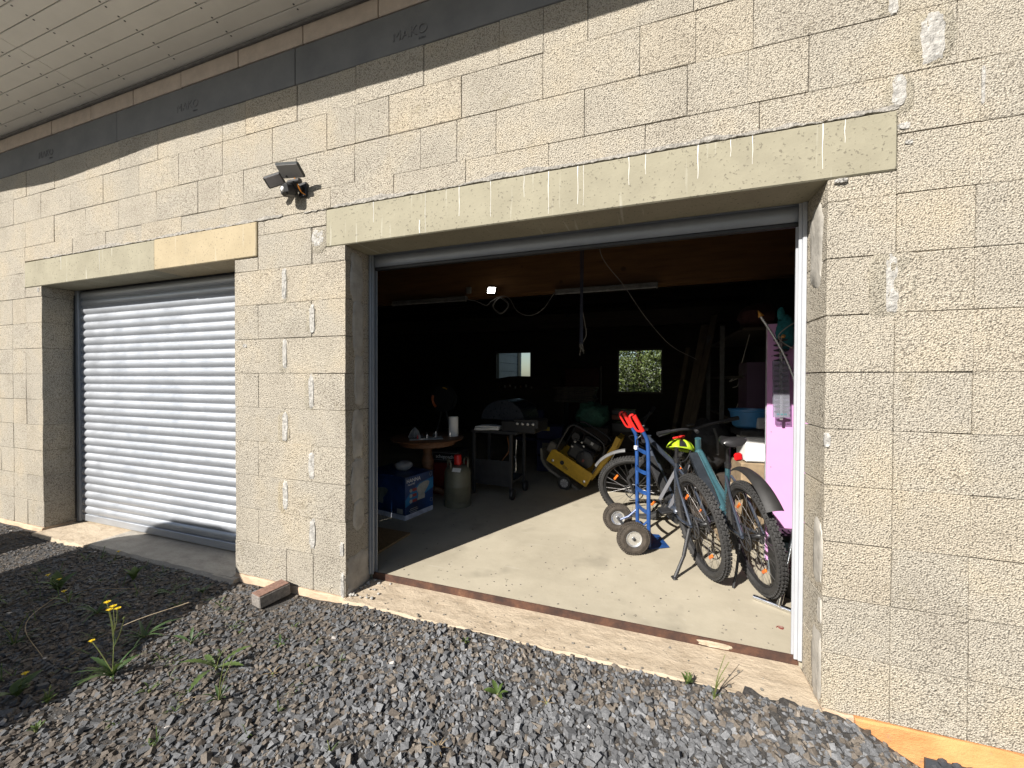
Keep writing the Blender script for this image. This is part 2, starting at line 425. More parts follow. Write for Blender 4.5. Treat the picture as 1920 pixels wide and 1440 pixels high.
nx = len(xs)
Fc = [(j * nx + i, j * nx + i + 1, (j + 1) * nx + i + 1, (j + 1) * nx + i) for j in range(len(ys) - 1) for i in range(nx - 1)]
gm = MB(); gm.V = V; gm.F = Fc; ground = gm.build('ground', GROUND, smooth=60); ground['kind'] = 'structure'

def gravel():
    ico = np.array([(x, y, z) for x in (-1, 1) for y in (-1, 1) for z in (-1, 1)]) * .78
    fi = np.array([(0, 1, 3), (0, 3, 2), (4, 6, 7), (4, 7, 5), (0, 4, 5), (0, 5, 1), (2, 3, 7), (2, 7, 6), (0, 2, 6), (0, 6, 4), (1, 5, 7), (1, 7, 3)])
    NV, NF = 8, 12
    P = []
    def scatter(n, x0, x1, y0, y1, s0, s1):
        x = RNG.uniform(x0, x1, n); y = RNG.uniform(y0, y1, n)
        s = np.exp(RNG.uniform(np.log(s0), np.log(s1), n)); P.append(np.stack([x, y, s], 1))
    scatter(34000, -6.9, 1.5, -1.55, -.03, .006, .0125)
    scatter(14000, -4.6, 1.5, -1.55, -.03, .012, .019)
    scatter(1700, -1.9, 1.0, -1.3, -.15, .017, .026); scatter(500, -4.0, -1.8, -1.4, -.1, .017, .024)
    scatter(5000, -9.5, -6.8, -1.6, -.03, .009, .018)
    scatter(9000, -7, 2.5, -3.4, -1.5, .011, .024)
    scatter(2500, 1.4, 3.0, -1.6, -.03, .008, .018)
    P = np.concatenate(P); n = len(P)
    # keep clear of the paver and of the door sill
    keep = ~((np.abs(P[:, 0] + 2.40) < .10) & (np.abs(P[:, 1] + .125) < .11))
    keep &= ~((P[:, 0] > -5.55) & (P[:, 0] < -2.92) & (P[:, 1] > -.06)) 
    P = P[keep]; n = len(P)
    q = RNG.normal(size=(n, 4)); q /= np.linalg.norm(q, axis=1)[:, None]
    w_, x_, y_, z_ = q.T
    Rm = np.stack([1 - 2 * (y_ * y_ + z_ * z_), 2 * (x_ * y_ - z_ * w_), 2 * (x_ * z_ + y_ * w_), 2 * (x_ * y_ + z_ * w_), 1 - 2 * (x_ * x_ + z_ * z_), 2 * (y_ * z_ - x_ * w_), 2 * (x_ * z_ - y_ * w_), 2 * (y_ * z_ + x_ * w_), 1 - 2 * (x_ * x_ + y_ * y_)], 1).reshape(n, 3, 3)
    sc = np.stack([RNG.uniform(.9, 1.4, n), RNG.uniform(.6, 1.0, n), RNG.uniform(.55, .95, n)], 1)
    base = ico[None] * RNG.uniform(.55, 1.15, (n, NV, 3)) * sc[:, None, :] * P[:, 2][:, None, None]
    v = np.einsum('nij,nkj->nki', Rm, base)
    flat = np.where(P[:, 0] < -1.2, .62, .85); v[:, :, 2] *= flat[:, None]
    z = np.array([gz(a, b) for a, b in P[:, :2]])
    lift = RNG.uniform(-.25, .55, n) * P[:, 2]
    v += np.stack([P[:, 0], P[:, 1], z + lift], 1)[:, None, :]
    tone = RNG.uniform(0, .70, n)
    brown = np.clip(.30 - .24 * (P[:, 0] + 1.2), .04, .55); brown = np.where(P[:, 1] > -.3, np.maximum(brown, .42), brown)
    lf = 1 - .78 * np.clip((-1.1 - P[:, 0]) / 1.0, 0, 1); tone = tone * lf  # left stones darker themselves, darkened further to deepen the cast shadow
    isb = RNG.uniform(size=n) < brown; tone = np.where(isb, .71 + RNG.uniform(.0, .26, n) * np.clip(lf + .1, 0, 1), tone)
    tone = np.where(RNG.uniform(size=n) < .002, 1.0, tone)
    me = bpy.data.meshes.new('gravel_stones'); nv = n * NV; nf = n * NF
    me.vertices.add(nv); me.vertices.foreach_set('co', v.reshape(-1))
    li = (fi[None] + (np.arange(n) * NV)[:, None, None]).reshape(-1)
    me.loops.add(nf * 3); me.loops.foreach_set('vertex_index', li.astype(np.int32))
    me.polygons.add(nf); me.polygons.foreach_set('loop_start', np.arange(nf, dtype=np.int32) * 3)
    me.update(calc_edges=True); me.shade_flat()
    at = me.attributes.new('tone', 'FLOAT', 'POINT'); at.data.foreach_set('value', np.repeat(tone, NV).astype(np.float32))
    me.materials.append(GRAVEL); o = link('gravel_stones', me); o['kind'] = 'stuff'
    tag(o, 'loose dark grey and brown crushed gravel covering the yard', 'gravel')
gravel()

# ------------------------------------------------------------------ the garage building
G = thing('garage_building', 'unplastered pumice block garage with two roller door openings and an eave', 'building', (0, 0, 0))
OX0, OX1 = -1.899, .743        # big opening
LX0, LX1 = -5.548, -2.929      # small opening
WX0, WX1 = -9.0, 3.2
T_W = .24
core = MB()
def cbox(x0, x1, z0, z1): core.box(((x0 + x1) / 2, .12, (z0 + z1) / 2), (x1 - x0, .19, z1 - z0))
e = .012
cbox(WX0, LX0 - e, .10, 2.45); cbox(LX1 + e, OX0 - e, .10, 2.45); cbox(OX1 + e, WX1, .10, 2.45)
cbox(WX0, WX1, 2.71, 4.30); cbox(WX0, -5.84, 2.45, 2.71); cbox(-2.69, -2.06, 2.45, 2.71); cbox(.985, WX1, 2.45, 2.71)
wall = core.build('front_wall', CORE, G)
VAR = {}
def block_mesh(wd, ht, key):
    m = MB(); m.box((0, T_W / 2, 0), (wd, T_W, ht), ch=random.uniform(.0016, .0028))
    rnd = random.Random(str(key))
    vs = []
    for v in m.V:
        sx = (v[0] > 0) * 2 - 1; sz = (v[2] > 0) * 2 - 1
        kx = rnd.uniform(-.0012, .0012); kz = rnd.uniform(-.0016, .0016)
        vs.append((v[0] + kx, v[1] + rnd.uniform(-.0012, .0012), v[2] + kz))
    m.V = vs
    me = bpy.data.meshes.new('block'); me.from_pydata(m.V, [], m.F); me.update(); me.materials.append(BLOCK); return me
def block(x0, x1, z0, z1, gl=.004, gr=.004):
    wd = x1 - x0 - (gl + gr) / 2; ht = z1 - z0 - random.choice((.002, .0026, .0034))
    k = (round(wd, 3), round(ht, 3), random.randrange(5))
    if k not in VAR: VAR[k] = block_mesh(wd, ht, k)
    o = link('block', VAR[k], wall, ((x0 + x1) / 2 + (gl - gr) / 4, random.uniform(-.0026, .0018), (z0 + z1) / 2 + random.uniform(-.0006, .0006)))
    o.rotation_euler = (0, random.uniform(-.0009, .0009), random.uniform(-.002, .002))
def row(z0, z1, x0, x1, joints, scores=()):
    xs_ = [x0] + sorted([(j) for j in list(joints) + list(scores) if x0 + .03 < j < x1 - .03]) + [x1]
    sc = {round(s, 4) for s in scores}
    g = lambda x: .0016 if round(x, 4) in sc else random.choice((.002, .003, .0038))
    for a, b in zip(xs_[:-1], xs_[1:]): block(a, b, z0, z1, g(a), g(b))
def series(off, x0, x1): return [off + .5 * k + random.uniform(-.006, .006) for k in range(int((x0 - off) / .5) - 1, int((x1 - off) / .5) + 2) if x0 < off + .5 * k < x1]
Zc = [.10 + .25 * i for i in range(15)]
# piers and pillar, rows 0..8
for i in range(9):
    z0, z1 = Zc[i], Zc[i + 1]
    if i % 2: row(z0, z1, WX0, LX0, [-6.088 - .5 * k for k in range(6)], [-5.837 - .5 * k for k in range(7)])
    else: row(z0, z1, WX0, LX0, [-5.837 - .5 * k for k in range(7)], [-6.088 - .5 * k for k in range(6)])
    if i == 0: row(z0, z1, LX1, OX0, [-2.42, -2.18])
    elif i % 2 == 0: row(z0, z1, LX1, OX0, [-2.435])
    else: row(z0, z1, LX1, OX0, [-2.69, -2.19])
    if i % 2: row(z0, z1, OX1, WX1, [1.235 + .5 * k for k in range(5)], [.985 + .5 * k for k in range(5)])
    else: row(z0, z1, OX1, WX1, [.985 + .5 * k for k in range(5)], [1.235 + .5 * k for k in range(5)])
# row 9 (2.35-2.6) cut under the lintels, row 10 (2.6-2.85) cut above them
row(2.35, 2.60, WX0, -5.84, [-6.33 - .5 * k for k in range(6)])
row(2.35, 2.45, -5.84, LX0, []); row(2.35, 2.45, LX1, -2.69, [])
row(2.35, 2.60, -2.69, -2.19, []); row(2.35, 2.60, -2.185, -2.06, []); row(2.35, 2.45, -2.06, OX0, [])
row(2.35, 2.45, OX1, .985, []); row(2.35, 2.60, .985, WX1, [1.249, 1.75, 2.25])
row(2.60, 2.85, WX0, -5.84, [-6.02 - .5 * k for k in range(6)])
row(2.60, 2.71, -2.69, -2.06, [-2.63]); row(2.60, 2.85, .985, WX1, [1.246, 1.75, 2.25])
row(2.71, 2.85, -5.84, .985, [-.022 + .5 * k for k in range(-11, 2)])
row(2.85, 3.10, WX0, WX1, series(.172, WX0, WX1), [-1.08, .43, -3.09])
row(3.10, 3.35, WX0, WX1, series(-.052, WX0, WX1), [-1.819, .207, -5.3])
row(3.35, 3.60, WX0, WX1, series(-.31, WX0, WX1), [-.555, -3.05])
# ring beam of trough blocks, upper band of aerated block
for a, b in zip([-9.0, -8.35, -6.35, -4.348, -2.334, -.334, 1.666], [-8.35, -6.35, -4.348, -2.334, -.334, 1.666, 3.2]):
    MB().box(((a + b) / 2, .12 + random.uniform(-.001, .002), 3.7315), (b - a - .004, .242, .255), ch=.004).build('ring_beam_unit', RING, wall)
jb = [-9, -8.7, -8.1, -7.5, -6.85, -6.14, -5.347, -4.72, -4.119, -3.513, -2.881, -2.261, -1.64, -1.02, -.4, .22, .84, 1.46, 2.1, 2.7, 3.2]
for a, b in zip(jb[:-1], jb[1:]):
    MB().box(((a + b) / 2, .115 + random.uniform(-.002, .002), 3.94), (b - a - .007, .236, .150), ch=.003).build('aerated_block', PINKB, wall)
for x, z in ((-3.44, 3.705), (-1.405, 3.70), (-5.45, 3.70)):
    lettering('embossed_lettering', 'MAKO', .085, M('embossed', (.15, .15, .15), .95), wall, T(x, -.0022, z) @ RX(R(90)), .0012, 1.05)
    lettering('embossed_lettering', 'bims', .022, M('embossed', (.15, .15, .15), .95), wall, T(x + .09, -.0022, z - .052) @ RX(R(90)), .0012, 1.3)
# lintels
def lintel(x0, x1, mat, y0=-.006):
    m = MB(); n = max(2, int((x1 - x0) / .12)); vs = []; fs = []
    m.box(((x0 + x1) / 2, (y0 + T_W) / 2, 2.575), (x1 - x0, T_W - y0, .25), ch=.006)
    return m.build('lintel', mat, wall)
lintel(-2.058, .982, LINTEL); lintel(-5.836, -3.846, LINTEL); lintel(-3.842, -2.692, LINTEL2, -.012)
# white lime runs on the lintel: thin raised drips
for x, h, wd in ((-1.67, .13, .006), (-1.29, .24, .004), (-1.06, .17, .008), (-.86, .20, .005), (-.66, .12, .005), (-.52, .23, .007), (-.36, .2, .008), (-.33, .21, .004), (-.10, .14, .007), (-.02, .10, .005), (.22, .16, .008), (.36, .08, .004), (.45, .13, .005), (.72, .2, .006), (.80, .1, .005), (-1.33, .08, .016), (-5.2, .12, .006), (-4.6, .18, .005)):
    pts = [(x + .0012 * math.sin(k * 1.3 + x * 9), -.0062, 2.697 - h * k / 6) for k in range(7)]
    if wd == .016: pts = [(p[0], p[1], p[2] - .16) for p in pts]
    MB().tube(pts, [wd * (1 - .09 * k) * random.uniform(.18, .42) for k in range(7)], 5).build('lime_run', WHITE, wall)
# ragged patches of mortar: uneven slabs a few mm proud
def patch(cx, cz, wx, wz, mat, nm='mortar_patch', face='front', proud=.006, sd=0, rag=.17):
    rnd = random.Random(int(cx * 977 + cz * 331 + sd)); n = 22; vs = []; fs = []
    rings = (1.0, .86, .55, .2)
    for ri, rr in enumerate(rings):
        for k in range(n):
            a = 2 * math.pi * k / n
            ca, sa = math.cos(a), math.sin(a)
            # superellipse outline
            pw = .55
            ex = abs(ca) ** pw * (1 if ca > 0 else -1); ez = abs(sa) ** pw * (1 if sa > 0 else -1)
            j = 1 + rnd.uniform(-rag, rag) * (1 if ri < 2 else .4)
            u, v = ex * wx / 2 * rr * j, ez * wz / 2 * rr * (1 + (j - 1) * .5)
            d = (.0 if ri == 0 else proud * rnd.uniform(.55, 1.15))
            vs.append((cx + u, -d + (.003 if ri == 0 else 0), cz + v))
    for ri in range(3):
        for k in range(n):
            k2 = (k + 1) % n; fs.append((ri * n + k, ri * n + k2, (ri + 1) * n + k2, (ri + 1) * n + k))
    fs.append(tuple(3 * n + k for k in range(n)))
    m = MB(); M4 = None
    if face == 'right':   # on a jamb face looking +X : map x->y, y->-x
        vs = [(OX0 - y, x, z) for x, y, z in vs]
    elif face == 'left':  # on a jamb face looking -X
        vs = [(OX1 + y, x, z) for x, y, z in vs]
    m.add(vs, fs); return m.build(nm, mat, wall, 40)
for cx, cz, sw, sh in ((1.09, 2.97, .16, .24), (.972, 1.97, .17, .30), (.985, 2.76, .11, .17), (.945, 3.16, .10, .12), (-2.12, 2.50, .13, .18)): patch(cx, cz, sw, sh, SMEAR, 'mortar_smear', proud=.0034, sd=9, rag=.14)
for i in range(1, 9): patch((-2.447 if i % 2 == 0 else -2.20) + random.uniform(-.012, .008), Zc[i] + .12, random.uniform(.09, .125), random.uniform(.2, .26), SMEAR, 'mortar_smear', proud=.0016, sd=i + 50, rag=.14)
for i in range(9):
    z = Zc[i] + .125
    if i % 2 == 0 and i > 0: patch(-2.432 + random.uniform(-.006, .006), z + random.uniform(-.015, .015), random.uniform(.042, .064), random.uniform(.19, .245), MORTAR, sd=i)
    elif i % 2 == 1: patch(-2.185 + random.uniform(-.008, .008), z + random.uniform(-.012, .015), random.uniform(.048, .074), random.uniform(.2, .255), MORTAR, sd=i)
patch(1.09, 2.97, .085, .22, MORTAR); patch(.962, 3.15, .035, .1, MORTAR); patch(.985, 2.78, .05, .14, MORTAR); patch(.972, 1.97, .05, .26, MORTAR, proud=.004)
patch(-2.822, 1.805, .045, .03, MORTAR); patch(-2.13, 2.52, .11, .12, MORTAR, proud=.004); patch(-1.925, .16, .03, .22, MORTAR); patch(-1.93, .42, .035, .10, MORTAR)
patch(.752, 1.30, .025, .07, MORTAR); patch(.79, 2.435, .05, .022, MORTAR, proud=.012); patch(1.005, 2.63, .04, .03, MORTAR)
patch(1.25, 2.74, .012, .16, MORTAR); patch(-5.6, 2.415, .03, .05, MORTAR); patch(1.02, 2.56, .03, .02, MORTAR)
# plaster smears on the jambs
for z, hh, yy, ww in ((2.26, .34, .11, .12), (1.92, .4, .12, .11), (1.55, .36, .13, .10), (1.18, .34, .12, .11), (.86, .3, .12, .13), (.62, .22, .13, .11), (.22, .27, .12, .22)):
    patch(yy, z, ww, hh, PLASTER, 'plaster_smear', 'right', .004)
for z, hh, yy, ww in ((.78, .30, .06, .10), (.26, .34, .06, .11), (2.2, .40, .12, .15), (.52, .12, .03, .04)):
    patch(yy, z, ww, hh, PLASTER, 'plaster_smear', 'left', .004)
# ragged mortar bed on top of the lintels
def bed(x0, x1, z, hmin, hmax, sd):
    rnd = random.Random(sd); n = int((x1 - x0) / .018); vs = []; fs = []
    for i in range(n + 1):
        x = x0 + (x1 - x0) * i / n; f = max(0, .45 + .6 * mnoise.noise(Vector((x * 2.1, sd, 0))) + .35 * mnoise.noise(Vector((x * 9, sd, 4))))
        h = hmin + (hmax - hmin) * min(1, f) + rnd.uniform(-.004, .004); b = rnd.uniform(-.004, .004); pr_ = .0015 + .004 * min(1, f)
        vs += [(x, .004, z + b), (x, -.0064 - rnd.uniform(0, .002), z + b + .003), (x, -pr_ - rnd.uniform(0, .003), z + h * .55), (x, .004, z + h)]
    for i in range(n):
        for k in range(3): fs.append((i * 4 + k, i * 4 + k + 1, i * 4 + 5 + k, i * 4 + 4 + k))
    m = MB(); m.add(vs, fs); m.build('mortar_bed', MORTARB, wall, 30)
bed(-2.25, .985, 2.702, .004, .065, 3); bed(-5.5, -2.45, 2.702, .004, .058, 5)

# foundations and sills
def slab(x0, x1, y0, y1, z0, z1, name, mat, parent, ch=.01, n=24, rag=.006, fall=0):
    """slab with an uneven top and front edge"""
    rnd = random.Random(int(x0 * 77)); vs = []; fs = []; k = 5
    for i in range(n + 1):
        x = x0 + (x1 - x0) * i / n; a = rnd.uniform(-rag, rag)
        vs += [(x, y1, z0), (x, y1, z1), (x, (y0 + y1) / 2, z1 - fall / 2 + rnd.uniform(-rag, rag) * .35), (x, y0 + ch + a, z1 - fall + rnd.uniform(-rag, rag) * .5), (x, y0 + a, z1 - fall - ch - rnd.uniform(0, rag)), (x, y0 + a * .5, z0)]
    q = 6
    for i in range(n):
        for j in range(q - 1): fs.append((i * q + j, (i + 1) * q + j, (i + 1) * q + j + 1, i * q + j + 1))
    fs.append(tuple(range(q))); fs.append(tuple(n * q + j for j in range(q - 1, -1, -1)))
    m = MB(); m.add(vs, fs); return m.build(name, mat, parent, 35)
slab(OX0 + .001, OX1 - .001, -.03, .262, -.4, .105, 'door_sill', SILL, G, .012, 40, .008, .012)
slab(LX0 + .001, -4.72, -.085, .30, -.4, .085, 'door_sill', SILL, G, .015, 16, .010, .012)
slab(-4.716, LX1 - .001, -.055, .30, -.4, .088, 'door_sill', SILLG, G, .02, 24, .006, .012)
slab(-3.12, -2.88, -.07, -.0, -.4, .075, 'door_sill', SILLG, G, .02, 6, .004, .004)
slab(WX0, LX0 - .002, -.008, .23, -.5, .098, 'foundation', FOUND, G, .006, 30, .004)
slab(LX1 + .002, OX0 - .002, -.010, .23, -.5, .098, 'foundation', FOUND, G, .006, 16, .004)
slab(OX1 + .002, .86, -.010, .23, -.6, .098, 'foundation', FOUND, G, .006, 8, .004)
slab(.861, WX1, -.013, .23, -.6, .097, 'foundation', ORANGE, G, .006, 30, .005)
MB().box(((OX0 + OX1) / 2, .268, .119), (OX1 - OX0 - .01, .008, .066)).build('steel_edge', RUST, G)
ch_ = patch(0, 0, .2, .03, MORTAR, proud=.01); ch_.parent = G; ch_.location = (.35, .262, .125); ch_.name = 'mortar_spill'; ch_.data.materials[0] = SILL; ch_.scale = (.8, .5, 1)
for k in range(26):   # crumbs of mortar in the corner of the sill
    s = random.uniform(.004, .013); x = OX0 + abs(random.gauss(0, .09)) + .01; y = random.uniform(.0, .25)
    m = MB(); m.box((0, 0, 0), (s * 2, s * 1.5, s), RZ(random.uniform(0, 3)) @ RX(random.uniform(-.5, .5)), s * .3); m.build('mortar_crumb', MORTAR, G, 0, (x, y, .104 + s * .35))
# drainage membrane edge by the right pier
m = MB()
for i in range(14):
    for j in range(2): m.lathe([(.017, 0), (.012, .012), (0, .014)], 8, T(1.12 + i * .045 + (j % 2) * .022, -.035 - .0 * j, -.02 + j * .035 - i * .004) @ RX(R(90)))
m.box((1.42, -.028, -.07), (.66, .008, .16)); m.build('dimpled_membrane', M('membrane', (.05, .053, .06), .45), G, 40)

# floor slab
fl = MB(); fl.box((-2.9, 4.17, .05), (12.1, 7.8, .2)); flo = fl.build('garage_floor', FLOOR); flo['kind'] = 'structure'

# eave: soffit boards, screws, drip edge, roof
SLOPE = .1; E_ = .80
def sofz(y): return 4.016 - SLOPE * y
ysm = [0.0] + [-.094 - .1 * k for k in range(8)]
tilt = math.atan(SLOPE)
for a, b in zip(ysm[:-1], ysm[1:]):
    for x0, x1 in ((-10.0, -4.547), (-4.545, -.045), (-.043, 3.6)):
        yc = (a + b) / 2; wd = abs(b - a) - .0035
        MB().box((0, 0, 0), (x1 - x0 - .003, wd, .012), T((x0 + x1) / 2, yc, sofz(yc) + .006) @ RX(-tilt), .0025).build('soffit_board', SOFFIT, G)
m = MB()
for k in range(1, 9):
    for i in range(-14, 10):
        x = -2.222 + .6225 * i
        if not -9.9 < x < 3.5: continue
        for dy in (-.016, .017):
            y = ysm[k] + dy if k < 9 else 0
            if y < -.79: continue
            m.lathe([(.0065, .0), (.0065, -.002), (.004, -.0035)], 6, T(x + random.uniform(-.003, .003), y, sofz(y) - .0005))
so_ = m.build('screw_heads', M('screw', (.10, .095, .09), .5, .4), G, kind='stuff')
MB().box((-3.2, -.012, 3.998), (13.4, .022, .024), ch=.004).build('wall_trim', M('trim_dark', (.12, .115, .11), .6), G)
# slightly wavy metal drip edge along the eave
wx = [-11, -7.6, -6.685, -5.71, -4.72, -4.16, -2.71, -1.69, -.38, 1.2, 3.8]; wz = [3.45, 3.46, 3.469, 3.408, 3.444, 3.482, 3.455, 3.436, 3.465, 3.45, 3.46]
vs_ = []; n = 150
for i in range(n + 1):
    x = -10 + 13.6 * i / n
    zz = float(np.interp(x, wx, wz)); zz = .25 * (float(np.interp(x - .25, wx, wz)) + float(np.interp(x + .25, wx, wz))) + .5 * zz + .77 * .838
    zt = 4.016 + SLOPE * .8 + .11
    vs_ += [(x, -.800, zt), (x, -.838, zt), (x, -.838, zz), (x, -.834, zz), (x, -.800, zt - .1)]
fs_ = [(i * 5 + j, i * 5 + j + 1, i * 5 + 6 + j, i * 5 + 5 + j) for i in range(n) for j in range(4)]
m = MB(); m.add(vs_, fs_); m.build('drip_edge', M('drip_metal', (.40, .39, .36), .4, .2), G)
rf = MB(); L = 10.4
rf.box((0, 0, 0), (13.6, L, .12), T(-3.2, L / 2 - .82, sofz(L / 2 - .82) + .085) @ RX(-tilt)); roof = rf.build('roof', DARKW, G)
for k in range(9):   # purlins under the roof
    y = 1.1 + k * .8
    MB().box((0, 0, 0), (11.8, .08, .14), T(-2.95, y, sofz(y) - .055) @ RX(-tilt)).build('purlin', DARKW, G)
MB().box((-2.9, 3.08, 3.06), (11.7, .16, .66), ch=.004).build('glulam_beam', BEAMW, G)
MB().box((-2.9, 6.0, 2.78), (11.7, .14, .3), ch=.004).build('glulam_beam', DARKW, G)
# inner walls
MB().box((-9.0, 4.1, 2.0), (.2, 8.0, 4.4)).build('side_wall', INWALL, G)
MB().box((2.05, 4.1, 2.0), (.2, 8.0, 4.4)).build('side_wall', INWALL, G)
bw = MB(); Yb = 8.0
W1 = (-3.96, -2.975, 1.35, 2.295); W2 = (-.697, .305, 1.265, 2.30)
def bseg(x0, x1, z0, z1): bw.box(((x0 + x1) / 2, Yb + .1, (z0 + z1) / 2), (x1 - x0, .2, z1 - z0))
bseg(-9.1, W1[0], -.3, 4.0); bseg(W1[1], W2[0], -.3, 4.0); bseg(W2[1], 2.15, -.3, 4.0)
for q in (W1, W2): bseg(q[0], q[1], -.3, q[2]); bseg(q[0], q[1], q[3], 4.0)
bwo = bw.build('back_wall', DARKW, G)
for q in (W1, W2):
    cx, cz = (q[0] + q[1]) / 2, (q[2] + q[3]) / 2; wd, ht = q[1] - q[0], q[3] - q[2]
    m = MB(); t_ = .045
    m.box((cx - wd / 2 - t_ / 2 + .008, Yb - .004, cz), (t_, .05, ht + 2 * t_)); m.box((cx + wd / 2 + t_ / 2 - .008, Yb - .004, cz), (t_, .05, ht + 2 * t_))
    m.box((cx, Yb - .004, q[3] + t_ / 2 - .008), (wd - .016, .05, t_)); m.box((cx, Yb - .004, q[2] - t_ / 2 + .008), (wd - .016, .05, t_))
    wf = m.build('window', WINF, G)
    MB().box((cx, Yb + .02, cz), (wd - .01, .004, ht - .01)).build('pane', GLASS, wf)

# roller door, closed (left opening)
def slat_profile(h, bulge=.011, n=7):
    pr = [(0.002, -h / 2)]
    for i in range(n + 1):
        a = math.pi * i / n; pr.append((-.003 - bulge * math.sin(a) ** .75, -h / 2 + .006 + (h - .012) * i / n))
    pr += [(0.002, h / 2), (.012, h / 2), (.012, -h / 2)]
    return pr
sh = MB(); sh.box(((LX0 + LX1) / 2, .35, 2.60), (LX1 - LX0 + .2, .16, .40)); shut = sh.build('roller_door', DSTEEL, G)
pr = slat_profile(.0775)
sm = MB(); x0, x1 = LX0 + .05, LX1 - .05
sm.add([(x, y, z) for x in (x0, x1) for y, z in pr], [tuple(range(len(pr))), tuple(range(2 * len(pr) - 1, len(pr) - 1, -1))] + [(i, i + len(pr), (i + 1) % len(pr) + len(pr), (i + 1) % len(pr)) for i in range(len(pr))])
first = None; nsl = 29
for i in range(nsl):
    z = .170 + .0785 * i + .036
    if first is None: first = sm.build('slat', SLAT, shut, 28, (0, .262, z)); continue
    link('slat', first.data, shut, (random.uniform(-.002, .002), .262 + random.uniform(-.0012, .0012), z))
MB().box((-4.2385, .262, .132), (x1 - x0, .024, .068), ch=.005).build('bottom_bar', SLAT, shut)
for x in (LX0 + .03, LX1 - .03):
    MB().box((x, .257, 1.27), (.058, .055, 2.36), ch=.004).build('guide_rail', ALUG, shut)
MB().tube(bez([(LX0 + .008, .226, 2.4), (LX0 + .012, .22, 1.6), (LX0 + .006, .226, .9), (LX0 + .012, .222, .12)]), .006, 6).build('cable', BLACKP, shut, 40)
# roller door, rolled up (right opening)
sh = MB(); sh.box(((OX0 + OX1) / 2, .36, 2.66), (OX1 - OX0 + .2, .18, .42)); shut2 = sh.build('roller_door', DSTEEL, G)
x0, x1 = OX0 + .022, OX1 - .022
MB().box(((x0 + x1) / 2, .272, 2.482), (x1 - x0, .02, .06), ch=.004).build('slat', ALUG, shut2)
pr2 = slat_profile(.085, .008); m = MB()
m.add([(x, y, z) for x in (x0, x1) for y, z in pr2], [tuple(range(len(pr2))), tuple(range(2 * len(pr2) - 1, len(pr2) - 1, -1))] + [(i, i + len(pr2), (i + 1) % len(pr2) + len(pr2), (i + 1) % len(pr2)) for i in range(len(pr2))])
m.build('slat', ALUG, shut2, 28, (0, .266, 2.413))
MB().box(((x0 + x1) / 2, .282, 2.358), (x1 - x0, .03, .022), ch=.004).build('bottom_seal', BLACKP, shut2)
for x, s in ((OX0 + .026, 1), (OX1 - .026, -1)):
    mt = LITRAIL if s < 0 else ALUG  # right rail takes the paler sunlit colour, left the plain grey
    m = MB(); m.box((x - s * .016, .250, 1.315), (.019, .05, 2.33), ch=.003); m.box((x + s * .001, .279, 1.315), (.015, .008, 2.33)); m.box((x + s * .001, .238, 1.315), (.015, .008, 2.33), ch=.002)
    m.build('guide_rail', mt, shut2)

# ------------------------------------------------------------------ lamp on the wall
FZ = .15
f = thing('wall_floodlight', 'black solar floodlight with motion sensor screwed to the block wall', 'floodlight', (-2.25, 0, 2.86)); f.scale = (.9, .9, .9)
MB().box((0, -.012, .0), (.075, .022, .11), ch=.006).build('wall_plate', BLACKP, f)
m = MB(); m.tube([(0, -.02, .0), (0, -.07, .005), (0, -.10, .03)], .014, 8); m.tube([(-.06, -.085, .028), (.05, -.085, .028)], .019, 10); m.build('bracket', BLACKP, f, 40)
H1 = T(.0, -.125, .095) @ RZ(R(12)) @ RX(R(-34))
m = MB(); m.box((0, 0, 0), (.185, .115, .026), H1, .010); hd = m.build('solar_panel', M('lamp_housing', (.045, .05, .05), .4), f)
MB().box((0, 0, -.0145), (.163, .092, .004), H1).build('panel_face', M('panel_grey', (.33, .32, .31), .35, 0, .05), hd)
H2 = T(-.175, -.11, .055) @ RZ(R(28)) @ RY(R(-24)) @ RX(R(-48))
m = MB(); m.box((0, 0, 0), (.13, .085, .03), H2, .008); m.tube([(-.10, -.105, .075), (-.04, -.11, .064)], .011, 8); h2 = m.build('lamp_head', BLACKP, f)
MB().box((0, 0, -.0165), (.108, .066, .004), H2).build('lamp_glass', M('panel_grey2', (.36, .33, .32), .3, 0, .05), h2)
H3 = T(-.07, -.08, -.022) @ RZ(R(-18)) @ RX(R(12))
m = MB(); m.box((0, 0, 0), (.10, .09, .085), H3, .018); m.tube([(0, -.03, .0), (-.03, -.05, -.01)], .02, 8); sn = m.build('sensor', BLACKP, f)
m = MB(); m.lathe([(.020, 0), (.018, .006), (.010, .010), (0, .011)], 14, H3 @ T(.005, -.045, .0) @ RX(R(90))); m.build('sensor_lens', WHITE, sn, 60)
MB().tube(bez([(.012, -.10, .05), (.02, -.075, .0), (.016, -.045, -.03), (.03, -.02, -.045)], 6), .0045, 6).build('wire', M('orange_wire', (.70, .25, .03), .5), f, 40)

